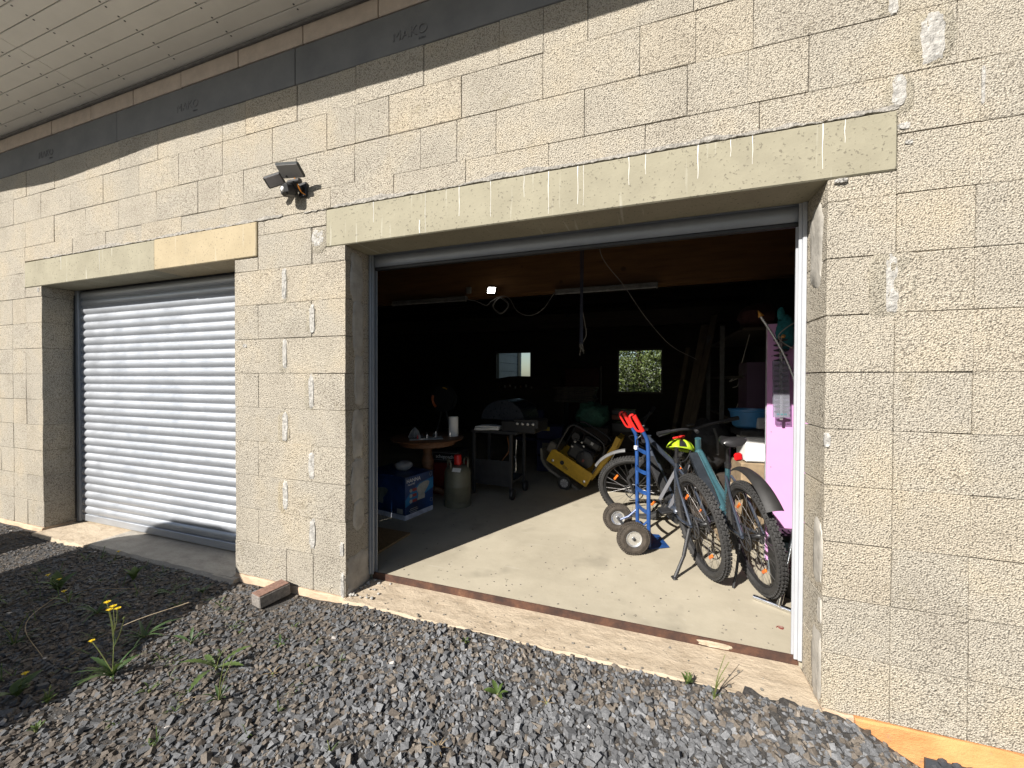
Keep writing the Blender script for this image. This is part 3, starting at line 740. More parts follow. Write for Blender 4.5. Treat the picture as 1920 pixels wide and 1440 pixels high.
# ------------------------------------------------------------------ bicycles
def bicycle(label, loc, rz, lean, steer, paint, saddle, fender_rear, fender_front, stand, group, low=False):
    b = thing('bicycle', label, 'bicycle', loc, group=group, rot=(0, 0, 0))
    b.rotation_mode = 'QUATERNION'; b.rotation_quaternion = (RZ(rz) @ RX(lean)).to_quaternion()
    WR, WB = .365, 1.17
    tyre = MB(); n, k_ = 56, 9
    vs = []; fs = []
    for i in range(n):
        A = 2 * math.pi * i / n
        for j in range(k_):
            B = 2 * math.pi * j / k_; rr = WR - .034 + .030 * math.cos(B) * (1 if math.cos(B) > 0 else .8)
            vs.append((rr * math.cos(A), .029 * math.sin(B), rr * math.sin(A)))
    for i in range(n):
        for j in range(k_): fs.append((i * k_ + j, i * k_ + (j + 1) % k_, ((i + 1) % n) * k_ + (j + 1) % k_, ((i + 1) % n) * k_ + j))
    tyre.add(vs, fs)
    for i in range(72):
        A = 2 * math.pi * i / 72
        for q, (oy, rr, dA) in enumerate(((-.022, WR - .010, 0), (-.008, WR - .001, .5), (.008, WR - .001, .5), (.022, WR - .010, 0))):
            A2 = A + dA * 2 * math.pi / 72
            tyre.box((0, 0, 0), (.011, .010, .016), RY(-A2) @ T(rr, oy, 0) @ RZ((-oy) * 18), 0)
    tm = None
    def wheel(M4, nm):
        nonlocal tm
        r_ = MB(); n2 = 48
        r_.tube([((WR - .062) * math.cos(2 * math.pi * i / n2), 0, (WR - .062) * math.sin(2 * math.pi * i / n2)) for i in range(n2)], .012, 6, None, True)
        r_.lathe([(.02, -.05), (.028, -.045), (.016, -.03), (.016, .03), (.028, .045), (.02, .05)], 12, RX(R(90)))
        r_.V = [tuple(M4 @ Vector(v)) for v in r_.V]; wo_ = r_.build(nm, BLACKP, b, 40)
        t_ = MB(); t_.V = [tuple(M4 @ Vector(v)) for v in tyre.V]; t_.F = tyre.F; t_.build('tyre', BLACKR, wo_)
        s_ = MB()
        for i in range(28):
            a = 2 * math.pi * i / 28; sy = .04 * (1 if i % 2 else -1); a2 = a + (.5 if i % 4 < 2 else -.5)
            s_.tube([(.022 * math.cos(a2), sy, .022 * math.sin(a2)), ((WR - .07) * math.cos(a), 0, (WR - .07) * math.sin(a))], .0013, 4, None, False, False)
        s_.V = [tuple(M4 @ Vector(v)) for v in s_.V]; s_.build('spokes', M('spoke_steel', (.22, .21, .20), .4, .7), wo_)
        d_ = MB()
        d_.tube([(.085 * math.cos(2 * math.pi * i / 24), .052, .085 * math.sin(2 * math.pi * i / 24)) for i in range(24)], .006, 4, None, True)
        for i in range(6):
            a = 2 * math.pi * i / 6; d_.tube([(.02 * math.cos(a), .052, .02 * math.sin(a)), (.083 * math.cos(a + .4), .052, .083 * math.sin(a + .4))], .004, 4)
        d_.V = [tuple(M4 @ Vector(v)) for v in d_.V]; d_.build('brake_disc', DSTEEL, wo_)
        for a in (2.2, -.9):
            q = MB(); q.box((0, 0, 0), (.022, .012, .07), M4 @ RY(a) @ T(WR - .15, .012, 0), .005); q.build('reflector', ORREF, wo_)
        return wo_
    wheel(T(0, 0, WR), 'rear_wheel')
    hb, ht_ = Vector((.885, 0, .775)), Vector((.845, 0, .905)); ax = (ht_ - hb).normalized()
    S = T(*hb) @ Matrix.Rotation(steer, 4, ax) @ T(*(-hb))
    fa = Vector((WB, 0, WR)); wf_ = wheel(S @ T(*fa), 'front_wheel')
    bb = Vector((.425, 0, .31)); st = Vector((.255, 0, .80)); ra = Vector((0, 0, WR))
    fr = MB()
    fr.tube([bb + Vector((0, 0, .02)), st], .019, 10); fr.tube([hb + Vector((-.01, 0, .01)), Vector((.62, 0, .50)), bb + Vector((.03, 0, .06))], [.034, .040, .040], 12)
    tz = -.26 if low else 0
    fr.tube([ht_ + Vector((-.03 if low else 0, 0, -.12 if low else -.03)), Vector((.55, 0, .80 + tz * .8)), st + Vector((.01 - tz * .3, 0, -.06 + tz))], .021, 10); fr.tube([hb, ht_], .026, 12)
    fr.build('frame', paint, b, 40); fr = MB()
    for s in (-1, 1):
        fr.tube([bb + Vector((-.02, s * .03, .0)), Vector((.2, s * .055, .335)), ra + Vector((0, s * .068, 0))], [.014, .011, .011], 8)
        fr.tube([st + Vector((.02, s * .018, -.09)), Vector((.14, s * .055, .58)), ra + Vector((0, s * .068, .01))], [.010, .010, .011], 8)
    fr.box(bb + Vector((.01, 0, -.005)), (.17, .12, .15), RY(0), .03)
    fr.build('rear_triangle', FRAME1, b, 40)
    bt = MB(); d = (bb - hb).normalized()
    M4 = along((bb + Vector((.03, 0, .06))) - hb, hb); 
    bt.box((-.045 if low else -.028, 0, .28 if low else .33), ((.085, .074, .54) if low else (.075, .078, .46)), M4, .016); bt.build('battery', BLACKP if paint is FRAME1 else M('battery_shell', (.02, .024, .03), .35), b)
    fk = MB()
    for s in (-1, 1):
        fk.tube([S @ (hb + Vector((.02, s * .055, -.05))), S @ (fa + Vector((-.0, s * .058, .16))), S @ (fa + Vector((0, s * .06, 0)))], [.017, .019, .014], 8)
    fk.tube([S @ (hb + Vector((.02, -.055, -.05))), S @ hb, S @ (hb + Vector((.02, .055, -.05)))], .02, 8)
    fk.build('fork', DSTEEL, b, 40)
    stem = ht_ + ax * .06
    hbm = MB(); hbm.tube([S @ stem, S @ (stem + Vector((.05, 0, .03)))], .017, 8)
    hbm.tube(bez([S @ (stem + Vector((-.03, -.36, .06))), S @ (stem + Vector((.02, -.16, .05))), S @ (stem + Vector((.05, 0, .03))), S @ (stem + Vector((.02, .16, .05))), S @ (stem + Vector((-.03, .36, .06)))], 5), .0125, 8)
    ho = hbm.build('handlebar', DSTEEL, b, 40)
    for s in (-1, 1):
        q = MB(); q.tube([S @ (stem + Vector((-.005, s * .25, .056))), S @ (stem + Vector((-.032, s * .37, .062)))], .018, 8); q.build('grip', BLACKP, ho, 40)
        q = MB(); q.tube(bez([S @ (stem + Vector((.01, s * .2, .05))), S @ (stem + Vector((.06, s * .24, .03))), S @ (stem + Vector((.05, s * .33, .02)))], 4), .006, 6); q.build('brake_lever', DSTEEL, ho, 40)
        q = MB(); q.tube(bez([S @ (stem + Vector((.04, s * .19, .05))), S @ (stem + Vector((.16, s * .12, .02))), S @ (stem + Vector((.13, s * .03, -.12))), hb + Vector((.0, s * .04, .0))], 5), .0028, 5); q.build('brake_hose', BLACKP, ho, 40)
    q = MB(); q.box((0, 0, 0), (.05, .06, .014), S @ T(*(stem + Vector((.02, .05, .075)))), .004); q.build('display', DSTEEL, ho)
    cr = MB(); cr.lathe([(.03, -.004), (.085, -.004), (.085, .004), (.03, .004)], 26, T(bb.x, -.062, bb.z) @ RX(R(90)))
    co_ = cr.build('crankset', DSTEEL, b, 40)
    for s, a in ((1, 2.6), (-1, 2.6 + math.pi)):
        q = MB(); e1 = bb + Vector((.17 * math.cos(a), s * .085, .17 * math.sin(a)))
        q.tube([bb + Vector((0, s * .075, 0)), e1], [.015, .011], 8); q.build('crank_arm', DSTEEL, co_, 40)
        q = MB(); q.box(e1 + Vector((0, s * .055, 0)), (.10, .09, .02), None, .005); q.build('pedal', BLACKP, co_)
    q = MB()
    for z_, z2 in ((.085, .05), (-.085, -.05)): q.tube([bb + Vector((0, -.062, z_)), ra + Vector((0, -.055, z2))], .004, 4)
    q.build('chain', DSTEEL, b)
    q = MB(); q.lathe([(.02, -.012), (.055, -.008), (.05, 0), (.035, .006), (.02, .01)], 20, T(0, -.05, WR) @ RX(R(90))); q.build('cassette', DSTEEL, b, 40)
    q = MB(); q.tube([st, st + (st - bb).normalized() * (.17 if saddle else .10)], .0145, 10); q.tube([st + Vector((.004, 0, -.02)), st + Vector((-.004, 0, .012))], .024, 10); sp_ = q.build('seatpost', BLACKP, b, 40)
    if saddle:
        c0 = st + (st - bb).normalized() * .19
        prof = [(-.125, .070, .012), (-.105, .085, .022), (-.06, .078, .022), (-.01, .050, .012), (.05, .032, .008), (.11, .022, .006), (.145, .012, -.006)]
        vs = []; fs = []; nn = 12
        for (px, hw, pz) in prof:
            for k in range(nn):
                a = 2 * math.pi * k / nn; vv = math.sin(a)
                vs.append(c0 + Vector((px, hw * math.cos(a), pz + (.022 * vv if vv > 0 else .030 * vv))))
        for i in range(len(prof) - 1):
            for k in range(nn): fs.append((i * nn + k, i * nn + (k + 1) % nn, (i + 1) * nn + (k + 1) % nn, (i + 1) * nn + k))
        fs.append(tuple(range(nn))); fs.append(tuple((len(prof) - 1) * nn + k for k in range(nn)))
        q = MB(); q.add(vs, fs); q.build('saddle', M('saddle_vinyl', (.022, .021, .022), .32, 0, .1, 6), b, 60)
        q = MB()
        for s in (-1, 1): q.tube([c0 + Vector((-.09, s * .025, -.02)), c0 + Vector((-.03, s * .022, -.045)), c0 + Vector((.08, s * .02, -.02))], .0035, 5)
        q.build('saddle_rails', DSTEEL, sp_)
        q = MB(); q.box(c0 + Vector((-.135, .0, -.085)), (.03, .055, .055), None, .012); q.build('rear_light', REDREF, b)
    def fender(M4, a0, a1, w0, w1, nm, rad, fm=None):
        vs = []; fs = []; n = 18
        for i in range(n + 1):
            a = a0 + (a1 - a0) * i / n; wd = w0 + (w1 - w0) * i / n
            for s, dr in ((-1, -.016), (-.6, -.002), (0, .004), (.6, -.002), (1, -.016)): vs.append(((rad + dr) * math.cos(a), s * wd, (rad + dr) * math.sin(a)))
            for s, dr in ((1, -.019), (.6, -.006), (0, .0), (-.6, -.006), (-1, -.019)): vs.append(((rad + dr) * math.cos(a), s * wd, (rad + dr) * math.sin(a)))
        for i in range(n):
            for j in range(10): fs.append((i * 10 + j, i * 10 + (j + 1) % 10, (i + 1) * 10 + (j + 1) % 10, (i + 1) * 10 + j))
        fs.append(tuple(range(10))); fs.append(tuple(n * 10 + j for j in range(10)))
        q = MB(); q.add(vs, fs, M4); q.build(nm, fm or M('fender_plastic', (.022, .021, .020), .6, 0, .3, 9), b, 50)
    if fender_rear: fender(T(-.03, 0, WR + .07), R(64), R(146), .032, .05, 'rear_fender', WR + .035)
    if fender_front: fender(S @ T(fa.x, 0, fa.z), R(48), R(98), .02, .028, 'front_fender', WR + .085, M('front_fender_grey', (.11, .11, .11), .45))
    if stand:
        q = MB(); q.tube([Vector((.02, .075, .34)), Vector((-.02, .16, .17))], [.016, .013], 8); q.tube([Vector((-.02, .16, .17)), Vector((-.06, .26, .046))], [.011, .013], 8)
        q.box((-.062, .265, .048), (.05, .03, .014), None, .004); q.build('kickstand', BLACKP, b, 40)
    else:
        q = MB(); q.tube([Vector((.05, .07, .30)), Vector((.02, .13, .12)), Vector((.0, .17, .03))], .009, 8); q.build('kickstand', BLACKP, b, 40)
    return b
BR = math.atan2(.944, -.33)
b1 = bicycle('graphite mountain bike without saddle, front wheel turned, behind the blue hand truck', (.42, 1.05, FZ), BR, R(-9), R(62), FRAME1, False, False, True, True, 'bicycles in the garage')
b2 = bicycle('teal electric mountain bike with black saddle beside the pink panel', (.725, .93, FZ), BR - R(7), R(-8), R(10), FRAME2, True, True, False, False, 'bicycles in the garage', True)
# folded strap bars leaning on the first bike
s = thing('carrier_bars', 'grey folded flat bars leaning on the saddleless mountain bike', 'bars', (.20, 1.42, FZ))
for p0, p1 in (((.02, -.02, .66), (-.10, .02, .40)), ((.12, .0, .72), (-.03, .0, .32))):
    d = Vector(p1) - Vector(p0)
    MB().box((0, 0, d.length / 2), (.006, .028, d.length), along(d, p0), .002).build('bar', STICK, s)
MB().tube([(-.10, .02, .40), (-.06, .01, .30), (-.03, .0, .32)], .006, 6).build('hinge', DSTEEL, s, 40)
# helmet hanging behind the seat post
hm = thing('helmet', 'neon yellow and black cycling helmet hung on the saddleless bike', 'helmet', (.285, 1.78, .93), R(20), rot=(R(-12), R(8), R(35)))
vs = []; fs = []; nu, nv = 20, 9
for j in range(nv + 1):
    ph = math.pi / 2 * (1 - j / nv)
    for i in range(nu):
        a = 2 * math.pi * i / nu; rr = math.cos(ph) * (1 + .05 * math.cos(3 * a))
        vs.append((.155 * rr * math.cos(a), .115 * rr * math.sin(a), .115 * math.sin(ph) - (.02 * math.cos(a) if j == nv else 0)))
shell = MB(); vents = MB()
for j in range(nv):
    for i in range(nu):
        f_ = (j * nu + i, j * nu + (i + 1) % nu, (j + 1) * nu + (i + 1) % nu, (j + 1) * nu + i)
        hole = (i % 4 in (1, 2)) and 1 <= j <= 7
        (vents if hole or j < 1 else shell).F.append(f_)
shell.V = vs; vents.V = [tuple(Vector(v) * .93) for v in vs]
hm.scale = (.86, .86, .86)
ho = shell.build('shell', NEON, hm, 50); md = ho.modifiers.new('t', 'SOLIDIFY'); md.thickness = .014
full = MB(); full.V = [tuple(Vector(v) * .9) for v in vs]; full.F = [(j * nu + i, j * nu + (i + 1) % nu, (j + 1) * nu + (i + 1) % nu, (j + 1) * nu + i) for j in range(nv) for i in range(nu)]
full.build('liner', BLACKP, hm, 50)
MB().tube(bez([(.05, -.1, 0), (.02, -.06, -.1), (.0, .0, -.13), (.02, .06, -.1), (.05, .1, 0)], 5), .005, 5).build('chin_strap', BLACKP, hm, 40)
q = MB(); q.tube(bez([(-.02, -.05, .125), (.03, -.02, .145), (.0, .03, .135), (.05, .06, .13)], 5), .011, 6); q.tube(bez([(.0, .03, .135), (-.04, .07, .12)], 4), .010, 6); q.build('red_clip', REDP, hm, 50)

# ------------------------------------------------------------------ hand truck
h = thing('hand_truck', 'blue steel hand truck with red handles and two pneumatic tyres', 'hand truck', (-.185, 1.45, FZ), R(19))
def truck_wheel(y):
    m = MB()
    prof = []
    for j in range(13):
        a = -math.pi * .5 + math.pi * 2 * j / 12
        prof.append((.092 + .037 * math.cos(a - math.pi * .5 + math.pi / 2), .038 * math.sin(a)))
    M4 = T(0, y, .131) @ RX(R(90)); m.lathe([(.092 + .037 * math.cos(2 * math.pi * j / 12), .037 * math.sin(2 * math.pi * j / 12)) for j in range(13)], 36, M4, False)
    for i in range(44):
        A = 2 * math.pi * i / 44
        for oy, rr, t_ in ((-.024, .120, .5), (-.006, .1285, -.4), (.012, .1285, .4), (.026, .119, -.5)):
            m.box((0, 0, 0), (.010, .015, .011), M4 @ RZ(A + (.07 if oy > 0 else 0)) @ T(rr, 0, oy) @ RX(t_))
    wh = m.build('wheel', M('truck_tyre', (.052, .042, .032), .85, 0, .4, 30), h)
    s_ = 1 if y > 0 else -1
    q = MB(); q.lathe([(.0, -.012), (.02, -.014), (.024, -.004), (.042, .004), (.05, -.014), (.062, -.020), (.066, -.012)], 28, T(0, y - .01, .131) @ RX(R(-90)))
    q.lathe([(.066, .03), (.05, .02), (.02, .024), (0, .024)], 28, T(0, y - .01, .131) @ RX(R(-90))); rim = q.build('rim', STEEL, wh, 35)
    for k in range(4):
        a = math.pi / 4 + k * math.pi / 2; MB().lathe([(.005, 0), (.005, .007), (0, .008)], 8, T(.033 * math.cos(a), y - .012, .131 + .033 * math.sin(a)) @ RX(R(90))).build('bolt', DSTEEL, rim)
    MB().lathe([(.012, -.02), (.012, .02)], 10, T(0, y - .018, .131) @ RX(R(90))).build('axle_end', DSTEEL, rim, 40)
for y in (-.25, .235): truck_wheel(y)
MB().tube([(0, -.235, .131), (0, .22, .131)], .011, 8).build('axle', DSTEEL, h, 40)
for y in (-.15, .15):
    MB().tube(bez([(.165, y, .02), (.16, y, .12), (.155, y, .5), (.15, y, .80), (.142, y, .905), (.115, y, .965), (.092, y, 1.005)], 6), .0165, 10).build('rail', BLUEP, h, 40)
    q = MB(); q.tube([(.102, y, .985), (.029, y, 1.115)], .020, 10)
    q.tube(bez([(.097, y, .985), (.057, y, .99), (.022, y, 1.04), (-.005, y, 1.09), (-.003, y, 1.115), (.022, y, 1.125)], 5), .0095, 8); q.build('handle', REDP, h, 40)
for z, bow in ((.30, .02), (.46, .035), (.63, .035), (.80, .02)):
    pts = bez([(.157 - .02 * (z - .3), -.15, z), (.157 - bow, -.06, z), (.157 - bow, .06, z), (.157 - .02 * (z - .3), .15, z)], 5)
    m = MB()
    for a_, b_ in zip(pts[:-1], pts[1:]):
        d = b_ - a_; m.box((0, 0, d.length / 2), (.006, .034, d.length * 1.06), T(*a_) @ RZ(math.atan2(d.x, -d.y) + math.pi) @ RX(R(90)) @ Matrix.Rotation(R(90), 4, 'Z') @ Matrix.Identity(4), .001)
    m = MB(); vs = []; fs = []
    for p_ in pts: vs += [(p_.x - .004, p_.y, p_.z - .016), (p_.x + .004, p_.y, p_.z - .016), (p_.x + .004, p_.y, p_.z + .016), (p_.x - .004, p_.y, p_.z + .016)]
    for i in range(len(pts) - 1):
        for j in range(4): fs.append((i * 4 + j, i * 4 + (j + 1) % 4, i * 4 + 4 + (j + 1) % 4, i * 4 + 4 + j))
    fs += [(0, 1, 2, 3), tuple(len(vs) - 4 + j for j in range(4))]
    m.add(vs, fs); rg = m.build('rung', BLUEP, h)
    if z == .80: MB().box((.138, .135, .80), (.03, .035, .034), ch=.003).build('white_sticker', WHITE, rg)
MB().prism([(.155, -.17), (.175, -.17), (.34, -.13), (.35, .13), (.175, .17), (.155, .17)], .006, .012, 'xy').build('toe_plate', BLUEP, h)
MB().box((.167, 0, .075), (.007, .30, .13), ch=.002).build('back_plate', BLUEP, h)
for y in (-.15, .15): MB().tube([(0, y * 1.1, .131), (.08, y, .17), (.158, y, .24)], .009, 6).build('brace', BLUEP, h, 40)

# ------------------------------------------------------------------ wardrobe and what hangs on it
wd = thing('pink_board', 'tall pink laminate panel with wooden knobs behind the right door rail', 'panel', (1.14, 1.40, FZ))
MB().box((0, .019, .935), (.555, .018, 1.83), ch=.002).build('carcass', M('carcass_edge', (.30, .30, .31), .5), wd)
for x0_, x1_ in ((-.275, -.003), (.003, .275)):
    d_ = MB().box(((x0_ + x1_) / 2, .0, .935), (x1_ - x0_ - .004, .018, 1.82), ch=.0015).build('door', PINK, wd)
    sx = 1 if x0_ < 0 else -1; kx = (x1_ - .085) if x0_ < 0 else (x0_ + .05)
    q = MB(); q.lathe([(.006, 0), (.006, .016), (.013, .022), (.016, .03), (.012, .04), (0, .044)], 16, T(kx, -.009, .965) @ RX(R(90))); q.build('knob', KNOB, d_, 50)
    for z in (.35, .75, 1.02, 1.6):
        q = MB(); q.lathe([(.005, 0), (.005, .0015), (0, .002)], 10, T(x0_ + .03 if x0_ < 0 else x1_ - .03, -.009, z) @ RX(R(90))); q.build('screw_cap', M('screw_grey', (.25, .22, .24), .4), d_)
# hedge trimmer blade in a clear guard
g = thing('trimmer_blade', 'toothed trimmer blade in a clear guard hanging on the pink panel', 'trimmer blade', (.935, 1.30, 1.29), rot=(0, R(-1), 0))
MB().box((0, 0, .29), (.020, .006, .62), ch=.002).build('blade_bar', STEEL, g)
for i in range(15):
    z = .03 + i * .038
    for s in (-1, 1):
        MB().prism([(s * .009, z), (s * .042, z + .006), (s * .046, z + .016), (s * .026, z + .020), (s * .009, z + .026)], -.005, .005, 'xz').build('tooth', DSTEEL, g)
m = MB(); m.box((-.050, 0, .21), (.003, .024, .42)); m.box((.050, 0, .21), (.003, .024, .42)); m.box((0, -.012, .21), (.10, .002, .42)); m.box((0, .012, .21), (.10, .002, .42)); m.box((0, 0, .002), (.10, .022, .003)); m.build('clear_guard', CLEAR, g)
lettering('guard_print', 'M M M', .022, M('teal_print', (.02, .22, .24), .5), g, T(0, -.0142, .022) @ RX(R(90)), .0004)
# bow
bo = thing('toy_bow', 'curved metal bow with a wooden arrow tip leaning on the pink panel', 'bow', (1.05, 1.27, 1.30))
MB().tube(bez([(-.27, -.02, .742), (-.20, -.02, .62), (-.125, -.02, .472), (-.07, -.02, .33), (-.03, -.02, .18), (-.012, -.02, .0), (-.012, -.02, -.25)], 8), .0085, 8).build('bow_limb', STEEL, bo, 40)
MB().lathe([(.020, 0), (.018, .01), (.0, .055)], 10, along((-.35, 0, .8), (-.262, -.02, .735))).build('tip', KNOB, bo, 50)
MB().tube(bez([(.05, -.01, .70), (-.04, -.01, .685), (-.11, -.01, .64), (-.15, -.01, .59), (-.13, -.01, .55), (-.06, -.01, .50), (.05, -.01, .47)], 6), .004, 6).build('wire_loop', M('pale_wire', (.35, .32, .28), .5), bo, 40)
# plush bag
pl = thing('plush_bag', 'dark teal plush bag hanging at the top of the pink panel', 'plush bag', (.965, 1.335, 1.84))
def blob(r, seed, amp=.12, n=(16, 10)):
    m = MB(); vs = []; fs = []; nu, nv = n
    for j in range(nv + 1):
        ph = -math.pi / 2 + math.pi * j / nv
        for i in range(nu):
            a = 2 * math.pi * i / nu; v = Vector((math.cos(ph) * math.cos(a), math.cos(ph) * math.sin(a), math.sin(ph)))
            k = 1 + amp * mnoise.noise(v * 1.8 + Vector((seed, seed * .7, 0))) + amp * .5 * mnoise.noise(v * 4.5 + Vector((seed, 0, 9)))
            vs.append((v.x * r[0] * k, v.y * r[1] * k, v.z * r[2] * k))
    for j in range(nv):
        for i in range(nu): fs.append((j * nu + i, j * nu + (i + 1) % nu, (j + 1) * nu + (i + 1) % nu, (j + 1) * nu + i))
    m.add(vs, fs); return m
m = blob((.062, .045, .13), 3, .25); m.V = [(x, y, z + .08) for x, y, z in m.V]; m.build('body', TEAL, pl, 60)
m = blob((.025, .022, .05), 5, .2); m.V = [(x - .03, y, z + .22) for x, y, z in m.V]; m.build('ear', TEAL, pl, 60)
for x, z in ((-.025, .05), (.055, .11)):
    m = blob((.014, .014, .014), 2, .05); m.V = [(x + a, b - .045, z + c) for a, b, c in m.V]; m.build('bead', KNOB, pl, 60)

# ------------------------------------------------------------------ right-hand clutter
bk = thing('flower_bucket', 'black bucket with a green cone in it beside the right rail', 'bucket', (.93, .98, FZ))
m = MB(); m.lathe([(.115, 0), (.125, .01), (.15, .29), (.162, .295), (.162, .315), (.150, .315), (.142, .29), (.115, .02), (0, .02)], 26); m.build('tub', M('bucket_black', (.035, .035, .034), .5, 0, .3, 10), bk, 40)
m = MB(); m.lathe([(.10, .05), (.062, .28), (.045, .40), (0, .42)], 20, T(.05, -.01, 0) @ RX(R(4))); m.build('green_cone', GREENP, bk, 50)
bt = thing('toolbox_battery', 'grey starter battery with dark cover behind the rear bicycle wheel', 'battery', (.955, 1.19, FZ), R(8))
MB().box((0, 0, .14), (.20, .16, .28), ch=.01).build('case', M('battery_grey', (.22, .26, .29), .5), bt)
MB().box((0, 0, .305), (.21, .17, .05), ch=.01).build('cover', M('battery_cover', (.03, .025, .028), .5), bt)
for k in range(4): MB().box((-.06 + .04 * k, -.02, .334), (.025, .09, .012), ch=.003).build('cell_cap', PURPLE, bt)
MB().lathe([(.011, 0), (.010, .025), (0, .026)], 10, T(.08, -.06, .33)).build('terminal', STEEL, bt, 40)
te = thing('chrome_stand_foot', 'chrome T-shaped tube stand foot lying by the right rail', 'tube stand', (.78, .72, FZ))
MB().tube([(-.125, .075, .016), (.10, -.06, .016)], .0155, 12).build('cross_tube', CHROME, te, 40)
MB().tube([(-.005, .0, .02), (.06, .045, .30), (.10, .075, .50)], .0155, 12).build('upright_tube', CHROME, te, 40)
wc = thing('wire_bundle', 'small red and pale wire scrap on the floor by the rail', 'wire', (.725, .50, FZ))
MB().tube(bez([(-.022, .0, .003), (-.01, .014, .004), (.013, .01, .006), (.005, -.01, .004), (-.013, -.005, .007), (.014, .0, .004)], 6), .0022, 5).build('wire', M('red_wire', (.22, .05, .04), .5), wc, 40)
sh_ = thing('storage_rack', 'dark storage rack with a grey post along the right wall', 'shelving', (1.30, 2.6, FZ))
for x, y in ((-.395, .0), (-.395, 2.2), (.45, .0), (.45, 2.2)): MB().box((x, y if y else 1.0 if x < 0 else 0, 1.06), (.055, .045, 2.12), ch=.003).build('post', M('post_grey', (.055, .055, .055), .6), sh_)
for z in (.45, .95, 1.45, 1.95): MB().box((.03, 1.1, z), (.80, 2.3, .03)).build('shelf', DARKW, sh_)
pp = thing('purple_cabinet', 'dull purple cabinet side standing behind the pink panel', 'cabinet', (1.20, 2.45, FZ))
MB().box((0, .2, .80), (.50, .40, 1.60), ch=.003).build('carcass', PURPLE, pp)
tb = thing('blue_tub', 'blue plastic tub stacked behind the teal bicycle saddle', 'tub', (.88, 2.02, 1.13))
m = MB(); m.lathe([(.11, 0), (.135, .02), (.16, .15), (.172, .155), (.172, .17), (.155, .168), (.13, .03), (0, .02)], 26); m.build('tub_wall', BLUEB, tb, 40)
cr_ = thing('storage_boxes', 'white storage box with loose tools beside the pink panel', 'box', (.93, 1.98, FZ), R(6))
MB().box((0, .05, .34), (.30, .30, .68), ch=.01).build('lower_carton', M('kraft_card', (.26, .19, .115), .9), cr_)
MB().box((.01, .02, .80), (.26, .26, .22), ch=.012).build('white_box', WHITE, cr_)
MB().box((.0, .03, .945), (.33, .30, .06), ch=.01).build('dark_lid', DSTEEL, cr_)
cl = thing('grey_tool_case', 'pale grey small case on top of the white storage box', 'case', (.975, 1.97, 1.135), R(10))
MB().box((0, 0, .05), (.16, .2, .10), ch=.01).build('shell', M('case_grey', (.30, .31, .31), .5), cl); MB().tube(arc((0, -.11, .05), .03, 0, math.pi, 6), .006, 6).build('handle', DSTEEL, cl, 40)
bag = thing('backpack', 'black backpack standing behind the teal bicycle', 'backpack', (.60, 2.25, .80), R(10))
m = blob((.20, .15, .25), 11, .22, (22, 14)); m.V = [(x, y, z + .13) for x, y, z in m.V]; m.build('body', M('black_nylon', (.012, .012, .013), .6, 0, .4, 30, .01, 25), bag, 60)
MB().tube(bez([(-.02, -.14, .30), (.0, -.17, .2), (.01, -.16, .05)], 6), .012, 6).build('strap', M('strap_grey', (.09, .09, .09), .8), bag, 40)
MB().box((0, .05, -.4), (.4, .3, .5), ch=.01).build('stand_crate', DARKW, bag)
pk = thing('pale_plank', 'pale wooden board lying behind the teal bicycle rear fender', 'board', (.80, 1.62, .62), rot=(R(10), R(24), R(6)))
MB().box((0, 0, 0), (.34, .12, .022), ch=.003).build('board', M('pale_board', (.50, .42, .30), .7, 0, .12, 10), pk)
MB().box((.02, .12, -.26), (.05, .2, .5), ch=.003).build('board_rest', M('kraft_card', (.26, .19, .115), .9), pk)
for k, (p0, p1, wdt) in enumerate((((.42, 4.4, .15), (.86, 4.9, 2.45), .12), ((.50, 4.3, .15), (1.0, 4.9, 2.6), .10), ((.30, 4.6, .15), (.62, 4.95, 2.1), .07))):
    d = Vector(p1) - Vector(p0); o = thing('leaning_plank', ['wide old plank leaning towards the right wall', 'second old plank leaning in front of the rack post', 'narrow lath leaning left of the wide plank'][k], 'plank', p0, group='leaning planks')
    MB().box((0, 0, d.length / 2), (wdt, .03, d.length), along(d), .002).build('board', PLANKW, o)
ca = thing('cable_bundle', 'loose pale cables drooping in front of the storage rack', 'cables', (.92, 3.0, 1.2))
for pts in ([(.0, 0, .38), (-.03, 0, .35), (.1, -.02, .42), (.2, -.02, .55)], [(0, 0, .28), (.05, .01, .30), (.08, 0, .38), (.2, 0, .42)], [(.02, 0, -.05), (.06, 0, .1), (.13, 0, .25), (.2, 0, .45)], [(.06, 0, .45), (.1, 0, .6), (.17, 0, .9)]):
    MB().tube(bez(pts, 6), .005, 5).build('cable', M('pale_wire', (.35, .32, .28), .5), ca, 40)
rg_ = thing('red_sack', 'dark red bag lying on the top shelf of the rack', 'bag', (1.12, 2.75, 2.14)); m = blob((.2, .25, .13), 8, .3); m.V = [(x, y, z + .1) for x, y, z in m.V]; m.build('body', M('dark_red_cloth', (.035, .008, .009), .9), rg_, 60)

# ------------------------------------------------------------------ left-hand clutter
cb = thing('toilet_carton', 'blue printed carton of a toilet with white bottom edge', 'carton', (-2.272, 1.226, FZ), R(-10.8))
BW, BD, BH = .62, .41, .43
MB().box((-BW / 2, BD / 2, BH / 2 + .024), (BW, BD, BH - .048), ch=.004).build('carton_body', PRINTB, cb)
MB().box((-BW / 2, BD / 2, .0245), (BW + .002, BD + .002, .049), ch=.003).build('white_band', M('band_white', (.55, .57, .66), .6), cb)
toi = [(.0, .0), (.105, .0), (.11, .035), (.10, .05), (.135, .085), (.165, .12), (.175, .15), (.15, .165), (.09, .165), (.03, .15), (.0, .125), (-.005, .1), (.015, .06), (.01, .03)]
MR = T(.0012, 0, 0)
MB().prism([(.165 + a * 1.05, .165 + b * 1.05) for a, b in toi], 0, .0012, 'yz', MR).build('print_toilet', M('print_cream', (.36, .36, .33), .5), cb)
